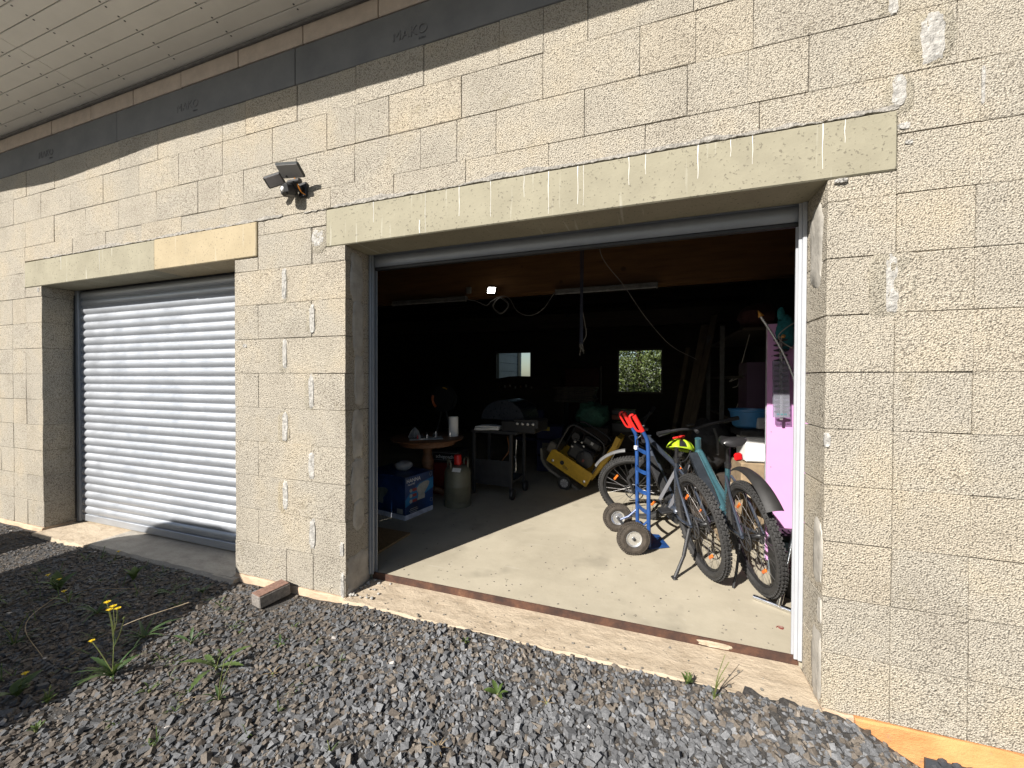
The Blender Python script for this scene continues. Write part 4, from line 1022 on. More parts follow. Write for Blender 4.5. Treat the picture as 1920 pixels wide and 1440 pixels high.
MB().prism([(.0, .13), (BD, .25), (BD, .36), (.2, .34), (.05, .25), (.0, .2)], -.0004, .0005, 'yz', MR).build('print_sweep', PRINTC, cb)
MB().prism([(-.42 + a, .13 + b) for a, b in toi], -.0016, -.0004, 'xz').build('print_toilet', M('print_dim', (.16, .19, .18), .5), cb)
lettering('print_title', 'HANNA', .055, WHITE, cb, T(.0015, .115, .385) @ RZ(R(90)) @ RX(R(90)), .0004)
lettering('print_line', 'Hand WC', .024, WHITE, cb, T(.0015, .085, .348) @ RZ(R(90)) @ RX(R(90)), .0004)
for k in range(3):
    MB().lathe([(.019, 0), (.019, .001)], 16, T(.0015, .075, .285 - .055 * k) @ RY(R(90))).build('print_badge', M('print_cream', (.36, .36, .33), .5), cb)
    MB().box((.002, .127, .285 - .055 * k), (.001, .06, .03)).build('print_red_tab', M('print_red', (.30, .05, .04), .5), cb)
    MB().box((.002, .115, .098 - .018 * k), (.001, .10 + .03 * (k % 2), .006)).build('print_small_line', M('print_cream', (.36, .36, .33), .5), cb)
for y, z in ((.37, .40), (.38, .12)): MB().tube([(.0015, y + .02 * math.cos(a * .6283), z + .02 * math.sin(a * .6283)) for a in range(10)], .0016, 4, None, True).build('print_ring', M('print_cream', (.36, .36, .33), .5), cb)
MB().box((-.075, -.0012, .085), (.08, .001, .05)).build('print_panel', M('print_cream', (.36, .36, .33), .5), cb)
gc = thing('gas_cylinder', 'olive grey propane cylinder with red cap next to the carton', 'gas cylinder', (-2.017, 1.86, FZ))
m = MB(); m.lathe([(.10, .03), (.14, .05), (.15, .08), (.15, .22), (.152, .225), (.152, .235), (.15, .24), (.15, .36), (.142, .40), (.12, .43), (.08, .45), (.04, .455), (0, .456)], 32); m.build('body', OLIVE, gc, 40)
m = MB(); vs = []; fs = []; n = 36
for i in range(n):
    a = 2 * math.pi * i / n; zt = .055 if (i // 6) % 2 else .085
    for rr in (.150, .144): vs += [(rr * math.cos(a), rr * math.sin(a), 0), (rr * math.cos(a), rr * math.sin(a), zt)]
for i in range(n):
    j = (i + 1) % n; fs += [(i * 4, j * 4, j * 4 + 1, i * 4 + 1), (i * 4 + 2, i * 4 + 3, j * 4 + 3, j * 4 + 2), (i * 4 + 1, j * 4 + 1, j * 4 + 3, i * 4 + 3), (i * 4, i * 4 + 2, j * 4 + 2, j * 4)]
m.add(vs, fs); m.build('foot_ring', OLIVE, gc)
m = MB(); m.lathe([(.040, .45), (.042, .46), (.042, .555), (.036, .565), (0, .567)], 20); m.build('valve_cap', REDP, gc, 40)
for a0 in (.2, 3.3):
    pts = [(.115 * math.cos(a0 + t), .115 * math.sin(a0 + t), z) for t, z in ((0, .41), (.05, .49), (.3, .52), (.9, .52), (1.15, .49), (1.2, .41))]
    MB().tube(bez(pts, 4), .011, 8).build('collar_handle', OLIVE, gc, 40)
q = MB(); q.box((.055, -.135, .425), (.10, .004, .045), RX(0), .001); q.V = [tuple(T(.055, -.135, .425) @ RX(R(-35)) @ T(-.055, .135, -.425) @ Vector(v)) for v in q.V]; q.build('paper_label', WHITE, gc)
tbl = thing('round_table', 'round brown wooden table on a turned pedestal', 'table', (-2.40, 1.85, FZ))
m = MB(); m.lathe([(0, .715), (.36, .715), (.40, .722), (.415, .738), (.40, .75), (0, .75)], 48); m.build('table_top', TABLEW, tbl, 40)
m = MB(); m.lathe([(.30, .66), (.32, .67), (.32, .714), (.30, .714)], 40, None, False); m.build('apron', TABLEW, tbl, 40)
m = MB(); m.lathe([(.07, .12), (.085, .16), (.05, .22), (.04, .30), (.065, .40), (.075, .48), (.045, .56), (.06, .62), (.12, .66), (.12, .715)], 24); m.build('pedestal', TABLEW, tbl, 40)
for k in range(3):
    a = k * 2.094 + .6; MB().tube(bez([(0, 0, .16), (.14 * math.cos(a), .14 * math.sin(a), .12), (.28 * math.cos(a), .28 * math.sin(a), .03)], 5), .028, 8).build('foot', TABLEW, tbl, 40)
pr_ = thing('paper_towel_roll', 'white paper towel roll standing on the round table', 'paper roll', (-2.14, 1.99, .90))
m = MB(); m.lathe([(.022, .002), (.054, .002), (.055, .008), (.055, .222), (.054, .227), (.022, .227)], 28, None, False); m.lathe([(.022, .002), (.022, .227)], 16, None, False); m.build('roll', WHITE, pr_, 40)
tr = thing('glass_tray', 'tray of small bottles and bits on the round table', 'tray', (-2.33, 1.70, .90), R(35))
MB().box((0, 0, .008), (.36, .2, .012), ch=.003).build('tray_base', DWHITE, tr)
for k in range(11):
    x, y = random.uniform(-.15, .15), random.uniform(-.08, .08); hh = random.uniform(.03, .07)
    m = MB(); m.lathe([(.012, 0), (.013, hh * .7), (.006, hh * .8), (.006, hh)], 10, T(x, y, .014)); m.build('small_bottle', [DWHITE, BLACKP, DSTEEL, REDP][k % 4], tr, 40)
br_ = thing('bristle_brush', 'grey shaggy brush head lying among bottles on the table', 'brush', (-2.42, 1.62, .915))
m = MB()
for k in range(60):
    a = random.uniform(0, 6.28); r_ = random.uniform(.02, .085); m.tube([(0, 0, .12), (r_ * .5 * math.cos(a), r_ * .5 * math.sin(a), .085), (r_ * math.cos(a), r_ * math.sin(a), .012)], .0022, 3)
m.build('bristles', DWHITE, br_)
tc = thing('machine_case', 'black case with lettering above a red machine under the table', 'machine case', (-2.32, 2.12, FZ))
MB().box((0, .13, .20), (.34, .26, .40), ch=.01).build('red_body', M('machine_red', (.16, .012, .010), .5), tc)
MB().box((0, .13, .475), (.36, .28, .15), ch=.008).build('black_top', BLACKP, tc)
lettering('case_lettering', 'scheppach', .062, WHITE, tc, T(0, -.012, .475) @ RX(R(90)), .0006, .95)
m = MB(); m.tube([(-.165, -.012, .435), (.165, -.012, .435), (.165, -.012, .522), (-.165, -.012, .522)], .0022, 4, None, True); m.build('lettering_frame', DWHITE, tc)
rl = thing('hose_reel', 'dark round reel with an orange accent behind the table', 'reel', (-2.80, 2.95, FZ))
m = MB(); m.lathe([(.16, -.05), (.19, -.05), (.19, -.04), (.12, -.03), (.12, .03), (.19, .04), (.19, .05), (.16, .05)], 30, T(0, 0, 1.13) @ RX(R(90))); m.build('drum', BLACKP, rl, 40)
MB().tube(arc((0, -.06, 1.13), .15, R(160), R(230), 8), .018, 6).build('orange_grip', M('reel_orange', (.45, .10, .02), .5), rl, 40)
MB().tube(arc((0, -.06, 1.13), .165, R(60), R(85), 6), .010, 6).build('yellow_mark', M('reel_yellow', (.50, .28, .02), .5), rl, 40)
for s in (-1, 1): MB().tube([(s * .2, .1, 0), (s * .12, 0, .6), (0, 0, 1.13)], .014, 8).build('stand_leg', DSTEEL, rl, 40)
gr = thing('gas_grill', 'dark barbecue grill cart with domed lid and folded cloth shelf', 'grill', (-1.72, 2.42, FZ), R(-4))
for x in (-.27, .22):
    for y in (-.17, .25): MB().box((x, y, .40), (.035, .035, .74), ch=.003).build('leg', M('grill_black', (.028, .029, .032), .45), gr)
MB().box((-.025, .04, .20), (.50, .44, .02)).build('bottom_shelf', M('grill_black', (.028, .029, .032), .45), gr)
MB().box((-.025, -.176, .30), (.46, .006, .30)).build('front_panel', M('grill_black', (.028, .029, .032), .45), gr)
m = MB(); m.box((.0, .04, .785), (.60, .46, .035), ch=.006); m.build('side_shelf', M('grill_black', (.028, .029, .032), .45), gr)
m = MB(); m.box((.30, .08, .86), (.42, .50, .14), ch=.012); m.build('fire_box', BLACKP, gr)
pts = [(.28 * math.cos(a) + .08, .235 * math.sin(a) + .93) for a in [math.pi * k / 14 for k in range(15)]]
MB().prism(pts, -.12, .40, 'xz', T(.0, 0, 0)).build('lid', M('grill_lid', (.018, .022, .030), .3), gr, 25)
MB().box((.40, -.15, .90), (.30, .03, .10), RY(0), .006).build('control_panel', BLACKP, gr)
for k in range(4):
    q = MB(); q.lathe([(.016, 0), (.016, .02), (.012, .024), (0, .025)], 14, T(.30 + .065 * k, -.165, .90) @ RX(R(90))); q.build('control_knob', STEEL, gr, 40)
for y in (-.17, .25):
    q = MB(); q.lathe([(.02, -.02), (.06, -.02), (.065, -.012), (.065, .012), (.06, .02), (.02, .02)], 24, T(.24, y, .065) @ RY(R(90))); q.build('wheel', DSTEEL, gr, 40)
MB().tube(bez([(.27, -.2, .52), (.30, -.22, .50), (.30, -.22, .36), (.27, -.2, .34)], 5), .006, 6).build('door_handle', STEEL, gr, 40)
MB().tube(bez([(.05, .1, .7), (.12, .0, .55), (.05, -.05, .42), (.0, .05, .3)], 6), .008, 6).build('gas_hose', M('hose_orange', (.22, .09, .03), .6), gr, 40)
ct = thing('folded_cloth', 'white folded cloth lying on the grill side shelf', 'cloth', (-1.83, 2.33, .96), R(-2))
m = MB(); vs = []; fs = []; nx_, ny_ = 14, 6
for lay in range(3):
    o0 = len(vs)
    for j in range(ny_ + 1):
        for i in range(nx_ + 1):
            x = -.155 + .31 * i / nx_; y = -.10 + .2 * j / ny_
            vs.append((x + .006 * lay, y, .008 + .014 * lay + .006 * math.sin(x * 14 + lay) + .012 * (i / nx_) * (lay == 2)))
    for j in range(ny_):
        for i in range(nx_): fs.append((o0 + j * (nx_ + 1) + i, o0 + j * (nx_ + 1) + i + 1, o0 + (j + 1) * (nx_ + 1) + i + 1, o0 + (j + 1) * (nx_ + 1) + i))
m.add(vs, fs); cbo = m.build('cloth', WHITE, ct, 60); md = cbo.modifiers.new('t', 'SOLIDIFY'); md.thickness = .012
ob = thing('chipboard_sheet', 'flat chipboard sheet lying on the floor inside the left jamb', 'board', (-2.38, .72, FZ))
MB().prism([(-.5, -.30), (.335, -.24), (.35, .23), (-.5, .26)], .002, .020, 'xy').build('sheet', OSB, ob)
wc_ = thing('white_basin', 'pale folded packaging lying on the toilet carton', 'packaging', (-2.50, 1.52, .582), R(15))
m = blob((.10, .09, .05), 4, .25); m.V = [(x, y, z + .045) for x, y, z in m.V]; m.build('body', DWHITE, wc_, 60)

# ------------------------------------------------------------------ plate compactor
pc = thing('plate_compactor', 'yellow vibrating plate compactor tipped back on its small wheels', 'plate compactor', (-1.02, 2.97, FZ), rot=(0, R(29), R(-6)))
# local: x right, y into the garage, z up (before the tilt)
pz = .055
poly = [(-.52, .19), (-.44, .07), (-.36, .02), (-.25, 0), (.22, 0), (.33, .03), (.42, .11), (.40, .13), (.31, .06), (.20, .03), (-.25, .03), (-.35, .05), (-.42, .10), (-.50, .21)]
MB().prism([(a + .03, b + pz - .06) for a, b in poly], -.03, .45, 'xz').build('base_plate', M('cast_iron', (.15, .14, .12), .6, .1, .3, 14), pc)
sp = [(-.34, .12), (-.335, .105), (.26, .105), (.275, .12), (.275, .285), (.26, .30), (-.30, .30), (-.34, .27)]
for y in (-.045, .42):
    sd_ = MB().prism(sp, y, y + .012, 'xz').build('side_plate', YELP, pc)
    if y < 0:
        MB().lathe([(.028, 0), (.028, .003)], 20, T(-.14, y - .0005, .20) @ RX(R(90))).build('hole', BLACKP, sd_)
        for x, z in ((-.26, .155), (.22, .155)):
            MB().lathe([(.017, 0), (.017, .01), (.010, .012), (0, .013)], 14, T(x, y, z) @ RX(R(90))).build('bolt', STEEL, sd_, 40)
        lettering('plate_lettering', 'ON', .05, BLACKP, sd_, T(-.07, y - .0012, .165) @ RX(R(90)), .0005)
for y in (-.02, .40):
    MB().tube(bez([(-.30, y, .28), (-.30, y, .55), (-.28, y, .68), (-.18, y, .72), (.12, y, .72), (.22, y, .67), (.25, y, .55), (.25, y, .28)], 5), .015, 10).build('cage_tube', BLACKP, pc, 40)
MB().tube([(-.28, -.02, .68), (-.28, .40, .68)], .014, 8).build('cage_tube', BLACKP, pc, 40); MB().tube([(.22, -.02, .67), (.22, .40, .67)], .014, 8).build('cage_tube', BLACKP, pc, 40)
en = MB().box((.0, .19, .40), (.34, .30, .22), ch=.03).build('engine_block', M('engine_black', (.020, .020, .021), .5, 0, .4, 30), pc)
MB().box((.05, .17, .60), (.26, .24, .12), ch=.03).build('fuel_tank', M('engine_black', (.020, .020, .021), .5, 0, .4, 30), en)
MB().lathe([(.0, .0), (.10, .0), (.115, .015), (.115, .05), (.10, .06)], 24, T(.08, .01, .38) @ RX(R(90)) @ T(0, 0, -.06)).build('recoil_cover', M('engine_black', (.020, .020, .021), .5, 0, .4, 30), en, 40)
lettering('engine_mark', 'B', .05, M('engine_red', (.25, .03, .02), .5), en, T(.08, -.052, .38) @ RX(R(90)), .0005)
for k in range(7): MB().box((-.13 + random.uniform(-.04, .1), .03 + random.uniform(-.02, .02), .46 + random.uniform(-.05, .1)), (.03, .03, .025), RY(random.uniform(-.3, .3)), .006).build('carburettor_part', [STEEL, DSTEEL][k % 2], en)
MB().lathe([(.055, -.09), (.055, .09)], 18, T(-.17, .16, .56) @ RX(R(90))).build('air_filter', BLACKP, en, 40)
MB().box((.06, .03, .61), (.035, .004, .035)).build('label', DWHITE, en)
wt = MB().box((-.36, .18, .28), (.13, .40, .15), ch=.02).build('water_tank', M('tank_grey', (.14, .125, .10), .6), pc)
hn = MB(); hn.prism([(.24, .22), (.29, .20), (.345, .72), (.33, .86), (.27, .86), (.285, .72)], .02, .06, 'xz'); hn.prism([(.24, .22), (.29, .20), (.345, .72), (.33, .86), (.27, .86), (.285, .72)], .33, .37, 'xz'); hn.box((.305, .19, .84), (.06, .35, .035)); hn.build('folded_handle', YELP, pc)
MB().tube([(.36, .03, .40), (.36, .03, .66), (.33, .03, .70)], .006, 6).build('lock_rod', STEEL, pc, 40)
for y in (-.07, .43):
    m = MB(); m.lathe([(.055, -.02), (.084, -.02), (.09, -.012), (.09, .012), (.084, .02), (.055, .02)], 24, T(.02, y, .0) @ RX(R(90)), False); wv = m.build('transport_wheel', BLACKR, pc, 40)
    m = MB(); m.lathe([(.0, .012), (.012, .016), (.02, .006), (.055, .006), (.064, .016)], 20, T(.02, y, .0) @ RX(R(90))); m.build('wheel_hub', M('hub_grey', (.24, .24, .25), .5), wv, 30)
    m = MB()
    for k in range(8):
        a = k * math.pi / 4; m.box((.042, 0, .014), (.032, .007, .008), T(.02, y, .0) @ RX(R(90)) @ RZ(a))
    m.build('hub_ribs', M('hub_light', (.45, .45, .46), .5), wv)
pc.location = (-1.02, 2.97, FZ + .09)

# ------------------------------------------------------------------ things at the back
cr2 = thing('stacked_crates', 'dark blue plastic crates behind the plate compactor', 'crates', (-1.42, 3.75, FZ), R(4))
for z, dz in ((0, .24), (.25, .24), (.5, .2)): MB().box((0, .15, z + dz / 2), (.40, .30, dz), ch=.012).build('crate', NAVY, cr2)
MB().box((-.05, -.003, .66), (.11, .004, .06)).build('yellow_sticker', M('sticker_yellow', (.40, .30, .03), .6), cr2)
MB().box((.02, -.004, .38), (.26, .006, .13)).build('grey_rag', M('rag', (.13, .12, .10), .9), cr2)
gb = thing('green_bag', 'crumpled green bag lying on boxes behind the compactor', 'bag', (-.78, 3.72, .88))
m = blob((.24, .2, .19), 13, .35, (22, 14)); m.V = [(x, y, z + .16) for x, y, z in m.V]; m.build('bag_body', GREENB, gb, 60)
MB().box((0, .02, -.365), (.5, .36, .73), ch=.01).build('box_under', DARKW, gb)
chv = thing('metal_chair', 'navy chair with thin chrome legs right of the grill', 'chair', (-1.86, 4.0, FZ))
MB().box((0, .2, .44), (.40, .40, .05), ch=.02).build('seat', NAVY, chv)
MB().box((0, .40, .75), (.38, .04, .30), ch=.015).build('backrest', NAVY, chv)
for x in (-.18, .18):
    for y in (.02, .38): MB().tube([(x, y, .43), (x * 1.08, y - (.02 if y < .2 else -.02), .0)], .010, 8).build('leg', CHROME, chv, 40)
st_ = thing('board_stack', 'stack of grey boards on trestles below the right rear window', 'boards', (-1.38, 5.6, FZ))
for k in range(7): MB().box((random.uniform(-.03, .03), .3, .98 + .045 * k), (.75 + random.uniform(-.1, .1), .5, .034), ch=.003).build('board', PLANKW, st_)
for x in (-.25, .25): MB().box((x, .3, .48), (.08, .5, .96)).build('trestle', DARKW, st_)
hw = thing('window_heap', 'dark covered heap in front of the left rear window', 'heap', (-3.3, 7.2, FZ))
m = MB(); m.prism([(-1.2, 0), (1.3, 0), (1.3, 1.48), (.28, 1.50), (.0, 1.49), (-.55, 1.40), (-1.2, 1.3)], 0, .6, 'xz'); m.build('cover', DARKW, hw)
for k in range(7): MB().box((-.25 + k * .14, -.02, 1.22 + .02 * (k % 3)), (.035, .04, .05 + .02 * (k % 2)), ch=.005).build('small_tin', [DWHITE, M('tin_brown', (.30, .2, .09), .5)][k % 4 == 0], hw)
rb = thing('red_toolbox', 'red and black boxes stacked behind the hand truck handles', 'toolboxes', (-.36, 4.3, FZ))
for z, mt in ((0, DARKW), (.30, DARKW), (.60, BLACKP), (.76, M('box_red', (.22, .06, .03), .5)), (.84, BLACKP)): MB().box((0, .15, z + (.15 if z < .6 else .06)), (.36, .3, .29 if z < .6 else .075 if z != .6 else .14), ch=.006).build('box', mt, rb)
lettering('box_lettering', 'toolbox', .05, M('box_cream', (.35, .25, .15), .6), rb, T(0, -.003, .82) @ RX(R(90)), .0005)
mr = thing('dark_red_panel', 'dull red panel standing left of the right rear window', 'panel', (-1.55, 7.6, FZ))
MB().box((0, .05, .85), (.85, .05, 1.7), ch=.004).build('panel_sheet', M('dull_red', (.06, .012, .012), .7), mr)
MB().box((.47, .03, 1.05), (.03, .03, 1.4), ch=.003).build('pale_edge', M('edge_pale', (.25, .24, .22), .6), mr)

# ------------------------------------------------------------------ under the roof
def tube_lamp(x0, x1, lab):
    t_ = thing('tube_light', lab, 'tube light', ((x0 + x1) / 2, 2.94, 2.68), group='unlit tube lights under the beam')
    L_ = x1 - x0
    MB().box((0, 0, .035), (L_, .07, .05), ch=.006).build('housing', M('lamp_white', (.15, .15, .145), .5), t_)
    MB().tube([(-L_ / 2 + .02, -.025, .0), (L_ / 2 - .02, -.025, .0)], .013, 8).build('tube', M('lamp_tube', (.24, .24, .24), .3), t_, 40)
    for x in (-L_ / 2 + .012, L_ / 2 - .012): MB().box((x, -.02, .002), (.02, .05, .035), ch=.003).build('socket', M('lamp_white', (.15, .15, .145), .5), t_)
tube_lamp(-1.153, .105, 'white tube light under the beam right of the work lamp'); tube_lamp(-3.66, -2.43, 'white tube light under the beam left of the work lamp')
wl = thing('work_lamp', 'lit white work lamp fixed to the wooden beam', 'work lamp', (-2.03, 2.90, 2.70))
H = T(0, -.02, .08) @ RX(R(-12)) @ RY(R(7))
MB().box((0, .015, 0), (.12, .03, .095), H, .006).build('housing', BLACKP, wl)
MB().box((0, -.003, 0), (.104, .004, .08), H).build('light_panel', mat_emit('lamp_glow', (1, .97, .9), 14), wl)
MB().tube([(0, .03, .02), (.01, .07, .05)], .008, 6).build('bracket', BLACKP, wl, 40)
cc = thing('lamp_cable', 'pale cable coiled and looped below the wooden beam', 'cable', (-1.91, 2.88, 2.56))
pts = [(-.52, 0, .12), (-.36, 0, .09), (-.20, 0, .02), (-.12, 0, .07), (-.02, 0, .12)]
coil = [(.02 + (.10 + .01 * k / 12) * math.sin(k * .5236), -.01 * (k % 24) / 24, .005 - (.10 + .01 * k / 12) * -math.cos(k * .5236)) for k in range(26)]
MB().tube(bez(pts + coil[::3] + [(.14, 0, .09), (.25, 0, -.08), (.42, 0, -.15), (.60, 0, -.08), (.76, 0, .13)], 6), .0055, 6).build('cable', M('cable_grey', (.20, .19, .18), .5), cc, 40)
rp = thing('hanging_cords', 'dark cords with a frayed end hanging from the roof in the doorway', 'cords', (-.58, 1.5, 1.84))
for dx, r_ in ((-.012, .0035), (.0, .005), (.012, .005)): MB().tube(bez([(dx, 0, 1.4), (dx * 1.1, 0, .9), (dx * .8, .0, .4), (dx, 0, .05)], 6), r_, 6).build('cord', M('cord_navy', (.03, .035, .06), .7), rp, 40)
MB().tube(bez([(.01, 0, .35), (.035, 0, .22), (.045, 0, .13), (.01, 0, .06)], 6), .003, 5).build('cord', M('cord_pale', (.22, .20, .17), .7), rp, 40)
for k in range(6): MB().tube(bez([(0, 0, .07), (random.uniform(-.02, .02), 0, .03), (random.uniform(-.02, .04), 0, -.01 - .01 * k)], 4), .0018, 4).build('frayed_end', M('cord_pale', (.22, .20, .17), .7), rp)
sw = thing('sagging_cable', 'thin pale cable sagging from the roof to the right wall', 'cable', (-.44, 1.8, 2.78))
MB().tube(bez([(0, 0, .3), (.0, 0, .0), (.2, .3, -.25), (.42, .6, -.55), (.68, .9, -.82), (.98, 1.2, -.97)], 8), .0035, 5).build('cable', M('cable_grey', (.20, .19, .18), .5), sw, 40)
so2 = thing('beam_socket', 'small pale socket on the beam left of the work lamp', 'socket', (-2.42, 2.985, 2.80)); MB().box((0, 0, .03), (.075, .03, .09), ch=.006).build('housing', M('socket_pale', (.20, .19, .17), .5), so2); MB().box((0, -.017, .03), (.05, .006, .05), ch=.002).build('cover', M('socket_pale', (.20, .19, .17), .5), so2)

# ------------------------------------------------------------------ yard: paver, weeds
pv = thing('paver_brick', 'loose reddish concrete paver lying on the gravel by the pillar', 'paver', (-2.405, -.13, gz(-2.4, -.13) + .008), rot=(R(3), R(-3), R(-14)))
MB().box((0, 0, .041), (.112, .20, .078), ch=.006).build('body', PAVERG, pv)
MB().box((.0, -.0, .0825), (.104, .192, .006), ch=.002).build('worn_face', PAVER, pv)

LM = {}
def leaf_mesh(kind, mat):
    """a bent leaf, base at origin, pointing +x, unit length"""
    if (kind, mat.name) in LM: return LM[kind, mat.name]
    m = MB(); vs = []; fs = []; n = 14 if kind == 'tooth' else 8
    for i in range(n + 1):
        t = i / n
        wdt = {'broad': .20 * math.sin(math.pi * min(1, t * .96 + .04)) ** .8, 'tooth': .10 * math.sin(math.pi * (t * .92 + .08)) * (.75 + .5 * (i % 2)) * (.5 + .7 * t), 'blade': .045 * (1 - t) ** .6 + .002, 'oval': .30 * math.sin(math.pi * min(1, t * .95 + .05)) ** .7}[kind]
        z = .42 * t - .46 * t * t
        vs += [(t, -wdt, z + .06 * wdt / .2), (t, 0, z), (t, wdt, z + .06 * wdt / .2)]
    for i in range(n):
        for j in range(2): fs.append((i * 3 + j, i * 3 + j + 1, i * 3 + 4 + j, i * 3 + 3 + j))
    me = bpy.data.meshes.new('leaf'); me.from_pydata(vs, [], fs); me.update(); me.materials.append(mat); me.shade_smooth(); LM[kind, mat.name] = me; return me
def leaf(parent, p, az, el, s, kind, mat):
    o = link('leaf', leaf_mesh(kind, mat), parent, p); o.rotation_euler = (random.uniform(-.3, .3), -el, az); o.scale = (s, s * random.uniform(.85, 1.2), s)
def weed(label, x, y, n, size, kind, mat, el=(.2, .9), stems=0, sh_=.2, heads=0, group='weeds in the gravel', cat='weed'):
    p = thing('weed_plant', label, cat, (x, y, gz(x, y) + .006), group=group)
    MB().lathe([(.008, -.02), (.006, .012), (0, .016)], 6).build('root_crown', STEM, p)
    for k in range(n):
        a = 2 * math.pi * k / n + random.uniform(-.5, .5); leaf(p, (.006 * math.cos(a), .006 * math.sin(a), .008), a, random.uniform(*el), size * random.uniform(.55, .95), kind, mat)
    for k in range(stems):
        a = random.uniform(0, 6.28); L_ = sh_ * random.uniform(.7, 1.1); tx, ty = .35 * L_ * math.cos(a), .35 * L_ * math.sin(a)
        pts = bez([(0, 0, 0), (tx * .3, ty * .3, L_ * .5), (tx, ty, L_)], 5); MB().tube(pts, [.0028 - .0014 * i / (len(pts) - 1) for i in range(len(pts))], 5).build('stem', STEM, p, 40)
        for i in (4, 7): 
            q = pts[min(i, len(pts) - 1)]; leaf(p, q, random.uniform(0, 6.28), .5, size * .35, kind, mat)
        if k < heads: flower(p, pts[-1])
    return p
def flower(p, q, s=.013):
    m = MB()
    for k in range(11):
        a = 2 * math.pi * k / 11; c, d = math.cos(a), math.sin(a); e_ = .3
        m.add([(0, 0, 0), (s * .8 * math.cos(a - .25), s * .8 * math.sin(a - .25), s * e_ * .7), (s * 1.15 * c, s * 1.15 * d, s * e_), (s * .8 * math.cos(a + .25), s * .8 * math.sin(a + .25), s * e_ * .7)], [(0, 1, 2, 3)], T(*q))
    m.lathe([(s * .42, .001), (s * .4, .004), (0, .006)], 8, T(*q)); m.lathe([(.002, -.008), (s * .4, -.001), (s * .4, .001)], 6, T(*q)); fo = m.build('flower_head', PETAL, p)
# the flowering hawkweed
hk = thing('flowering_weed', 'tall weed with a cluster of yellow flowers at the shadow edge', 'flowering weed', (-2.53, -.91, gz(-2.53, -.91)))
MB().lathe([(.012, -.02), (.008, .015), (0, .02)], 6).build('root_crown', STEM, hk)
main = bez([(0, 0, 0), (-.012, .01, .12), (-.05, .03, .24)], 6)
MB().tube(main, [.0030 - .0012 * i / (len(main) - 1) for i in range(len(main))], 6).build('stem', STEM, hk, 40)
for (tip, st0) in (((-.105, .03, .345), 8), ((-.075, .04, .325), 9), ((-.085, .03, .31), 9), ((-.05, .045, .315), 10), ((.035, .03, .285), 7)):
    a = main[st0]; pts = bez([a, (a + Vector(tip)) / 2 + Vector((.008, 0, .0)), Vector(tip)], 5); MB().tube(pts, .0016, 5).build('stem', STEM, hk, 40)
    if tip[0] < 0: flower(hk, tip, .014)
    else: MB().lathe([(.002, 0), (.006, .005), (.004, .012), (0, .013)], 6, T(*tip)).build('bud', STEM, hk, 50)
pts = bez([(0, 0, .03), (-.07, -.01, .11), (-.13, -.02, .17)], 5); MB().tube(pts, .0018, 5).build('stem', STEM, hk, 40); flower(hk, pts[-1], .012)
for k in range(5):
    q = main[3 + k * 2 if 3 + k * 2 < len(main) else -1]; leaf(hk, q, random.uniform(0, 6.28), .6, .05, 'blade', LEAFD)
for k in range(16): leaf(hk, (0, 0, .01), k * .41 + random.uniform(-.2, .2), random.uniform(.2, .95), random.uniform(.08, .17), 'tooth' if k % 4 == 0 else 'blade', LEAFD if k % 3 else LEAF)
weed('broad leaved weed left of the gravel centre, two long toothed leaves', -2.11, -.69, 5, .21, 'tooth', LEAF, (.05, .45), 1, .10)
weed('pale green rosette in front of the flowering weed', -2.25, -.905, 7, .075, 'tooth', LEAF, (.3, .9))
weed('spindly weed with long bare stalks near the bottom edge', -1.87, -.84, 7, .085, 'tooth', LEAFD, (.4, 1.0), 3, .2)
weed('small star of five leaves in the grey gravel centre', -.662, -.38, 5, .075, 'broad', LEAF, (.25, .5))
weed('bushy little weed against the concrete sill', .188, -.05, 8, .055, 'broad', LEAF, (.5, 1.2), 2, .07)
weed('taller sprouting weed by the sill right of the bushy one', .30, -.095, 8, .05, 'blade', LEAF, (.5, 1.2), 4, .17)
weed('shaded weed with upright broad leaves below the shutter', -3.607, -.28, 7, .12, 'broad', LEAF, (.5, 1.1))
weed('shaded broad weed with a yellow flower near the left edge', -3.92, -.55, 6, .15, 'broad', LEAF, (.4, .9), 2, .12, 2)
weed('large oval leaved weed at the left edge in shadow', -2.80, -1.13, 4, .12, 'oval', LEAF, (.3, .7), 1, .12, 1)
weed('grassy tuft lying in the shade behind the flowers', -2.74, -.67, 12, .20, 'blade', LEAFD, (.1, .5))
weed('bent toothed leaf weed right of the yellow flowers', -2.45, -.60, 5, .15, 'tooth', LEAFD, (.2, .8))
weed('low creeping weed in the shade under the sill', -3.15, -.30, 6, .12, 'tooth', LEAFD, (.1, .4))
weed('faint grassy weed near the lit stripe at left', -3.3, -.62, 12, .20, 'blade', LEAFD, (.1, .6))
weed('single stalk weed with one yellow flower by the grey sill', -4.15, -.13, 5, .06, 'blade', LEAFD, (.4, 1.0), 1, .10, 1)
weed('tiny red brown seedling in front of the big opening', -1.20, -.86, 5, .05, 'blade', LEAF, (.3, .9), 1, .05)
weed('tiny sprig in the lower left sunlit gravel', -2.45, -1.20, 5, .04, 'broad', LEAF, (.4, 1.0), 1, .05)
weed('dry reddish sprig in the middle of the gravel', -.43, -.35, 8, .05, 'blade', DRY, (.1, .6))
weed('dry brown sprig near the toothed leaf weed', -1.80, -.62, 9, .06, 'blade', DRY, (.1, .6))
weed('dry curl of grass by the bottom edge', -.80, -.70, 8, .06, 'blade', DRY, (.1, .6))
weed('small green sprig near the sill in front of the doorway', -.95, -.13, 5, .035, 'broad', LEAF, (.4, 1.0))
weed('thin weed behind the shaded broad weed', -3.35, -.95, 9, .16, 'blade', LEAFD, (.2, .7), 2, .2)
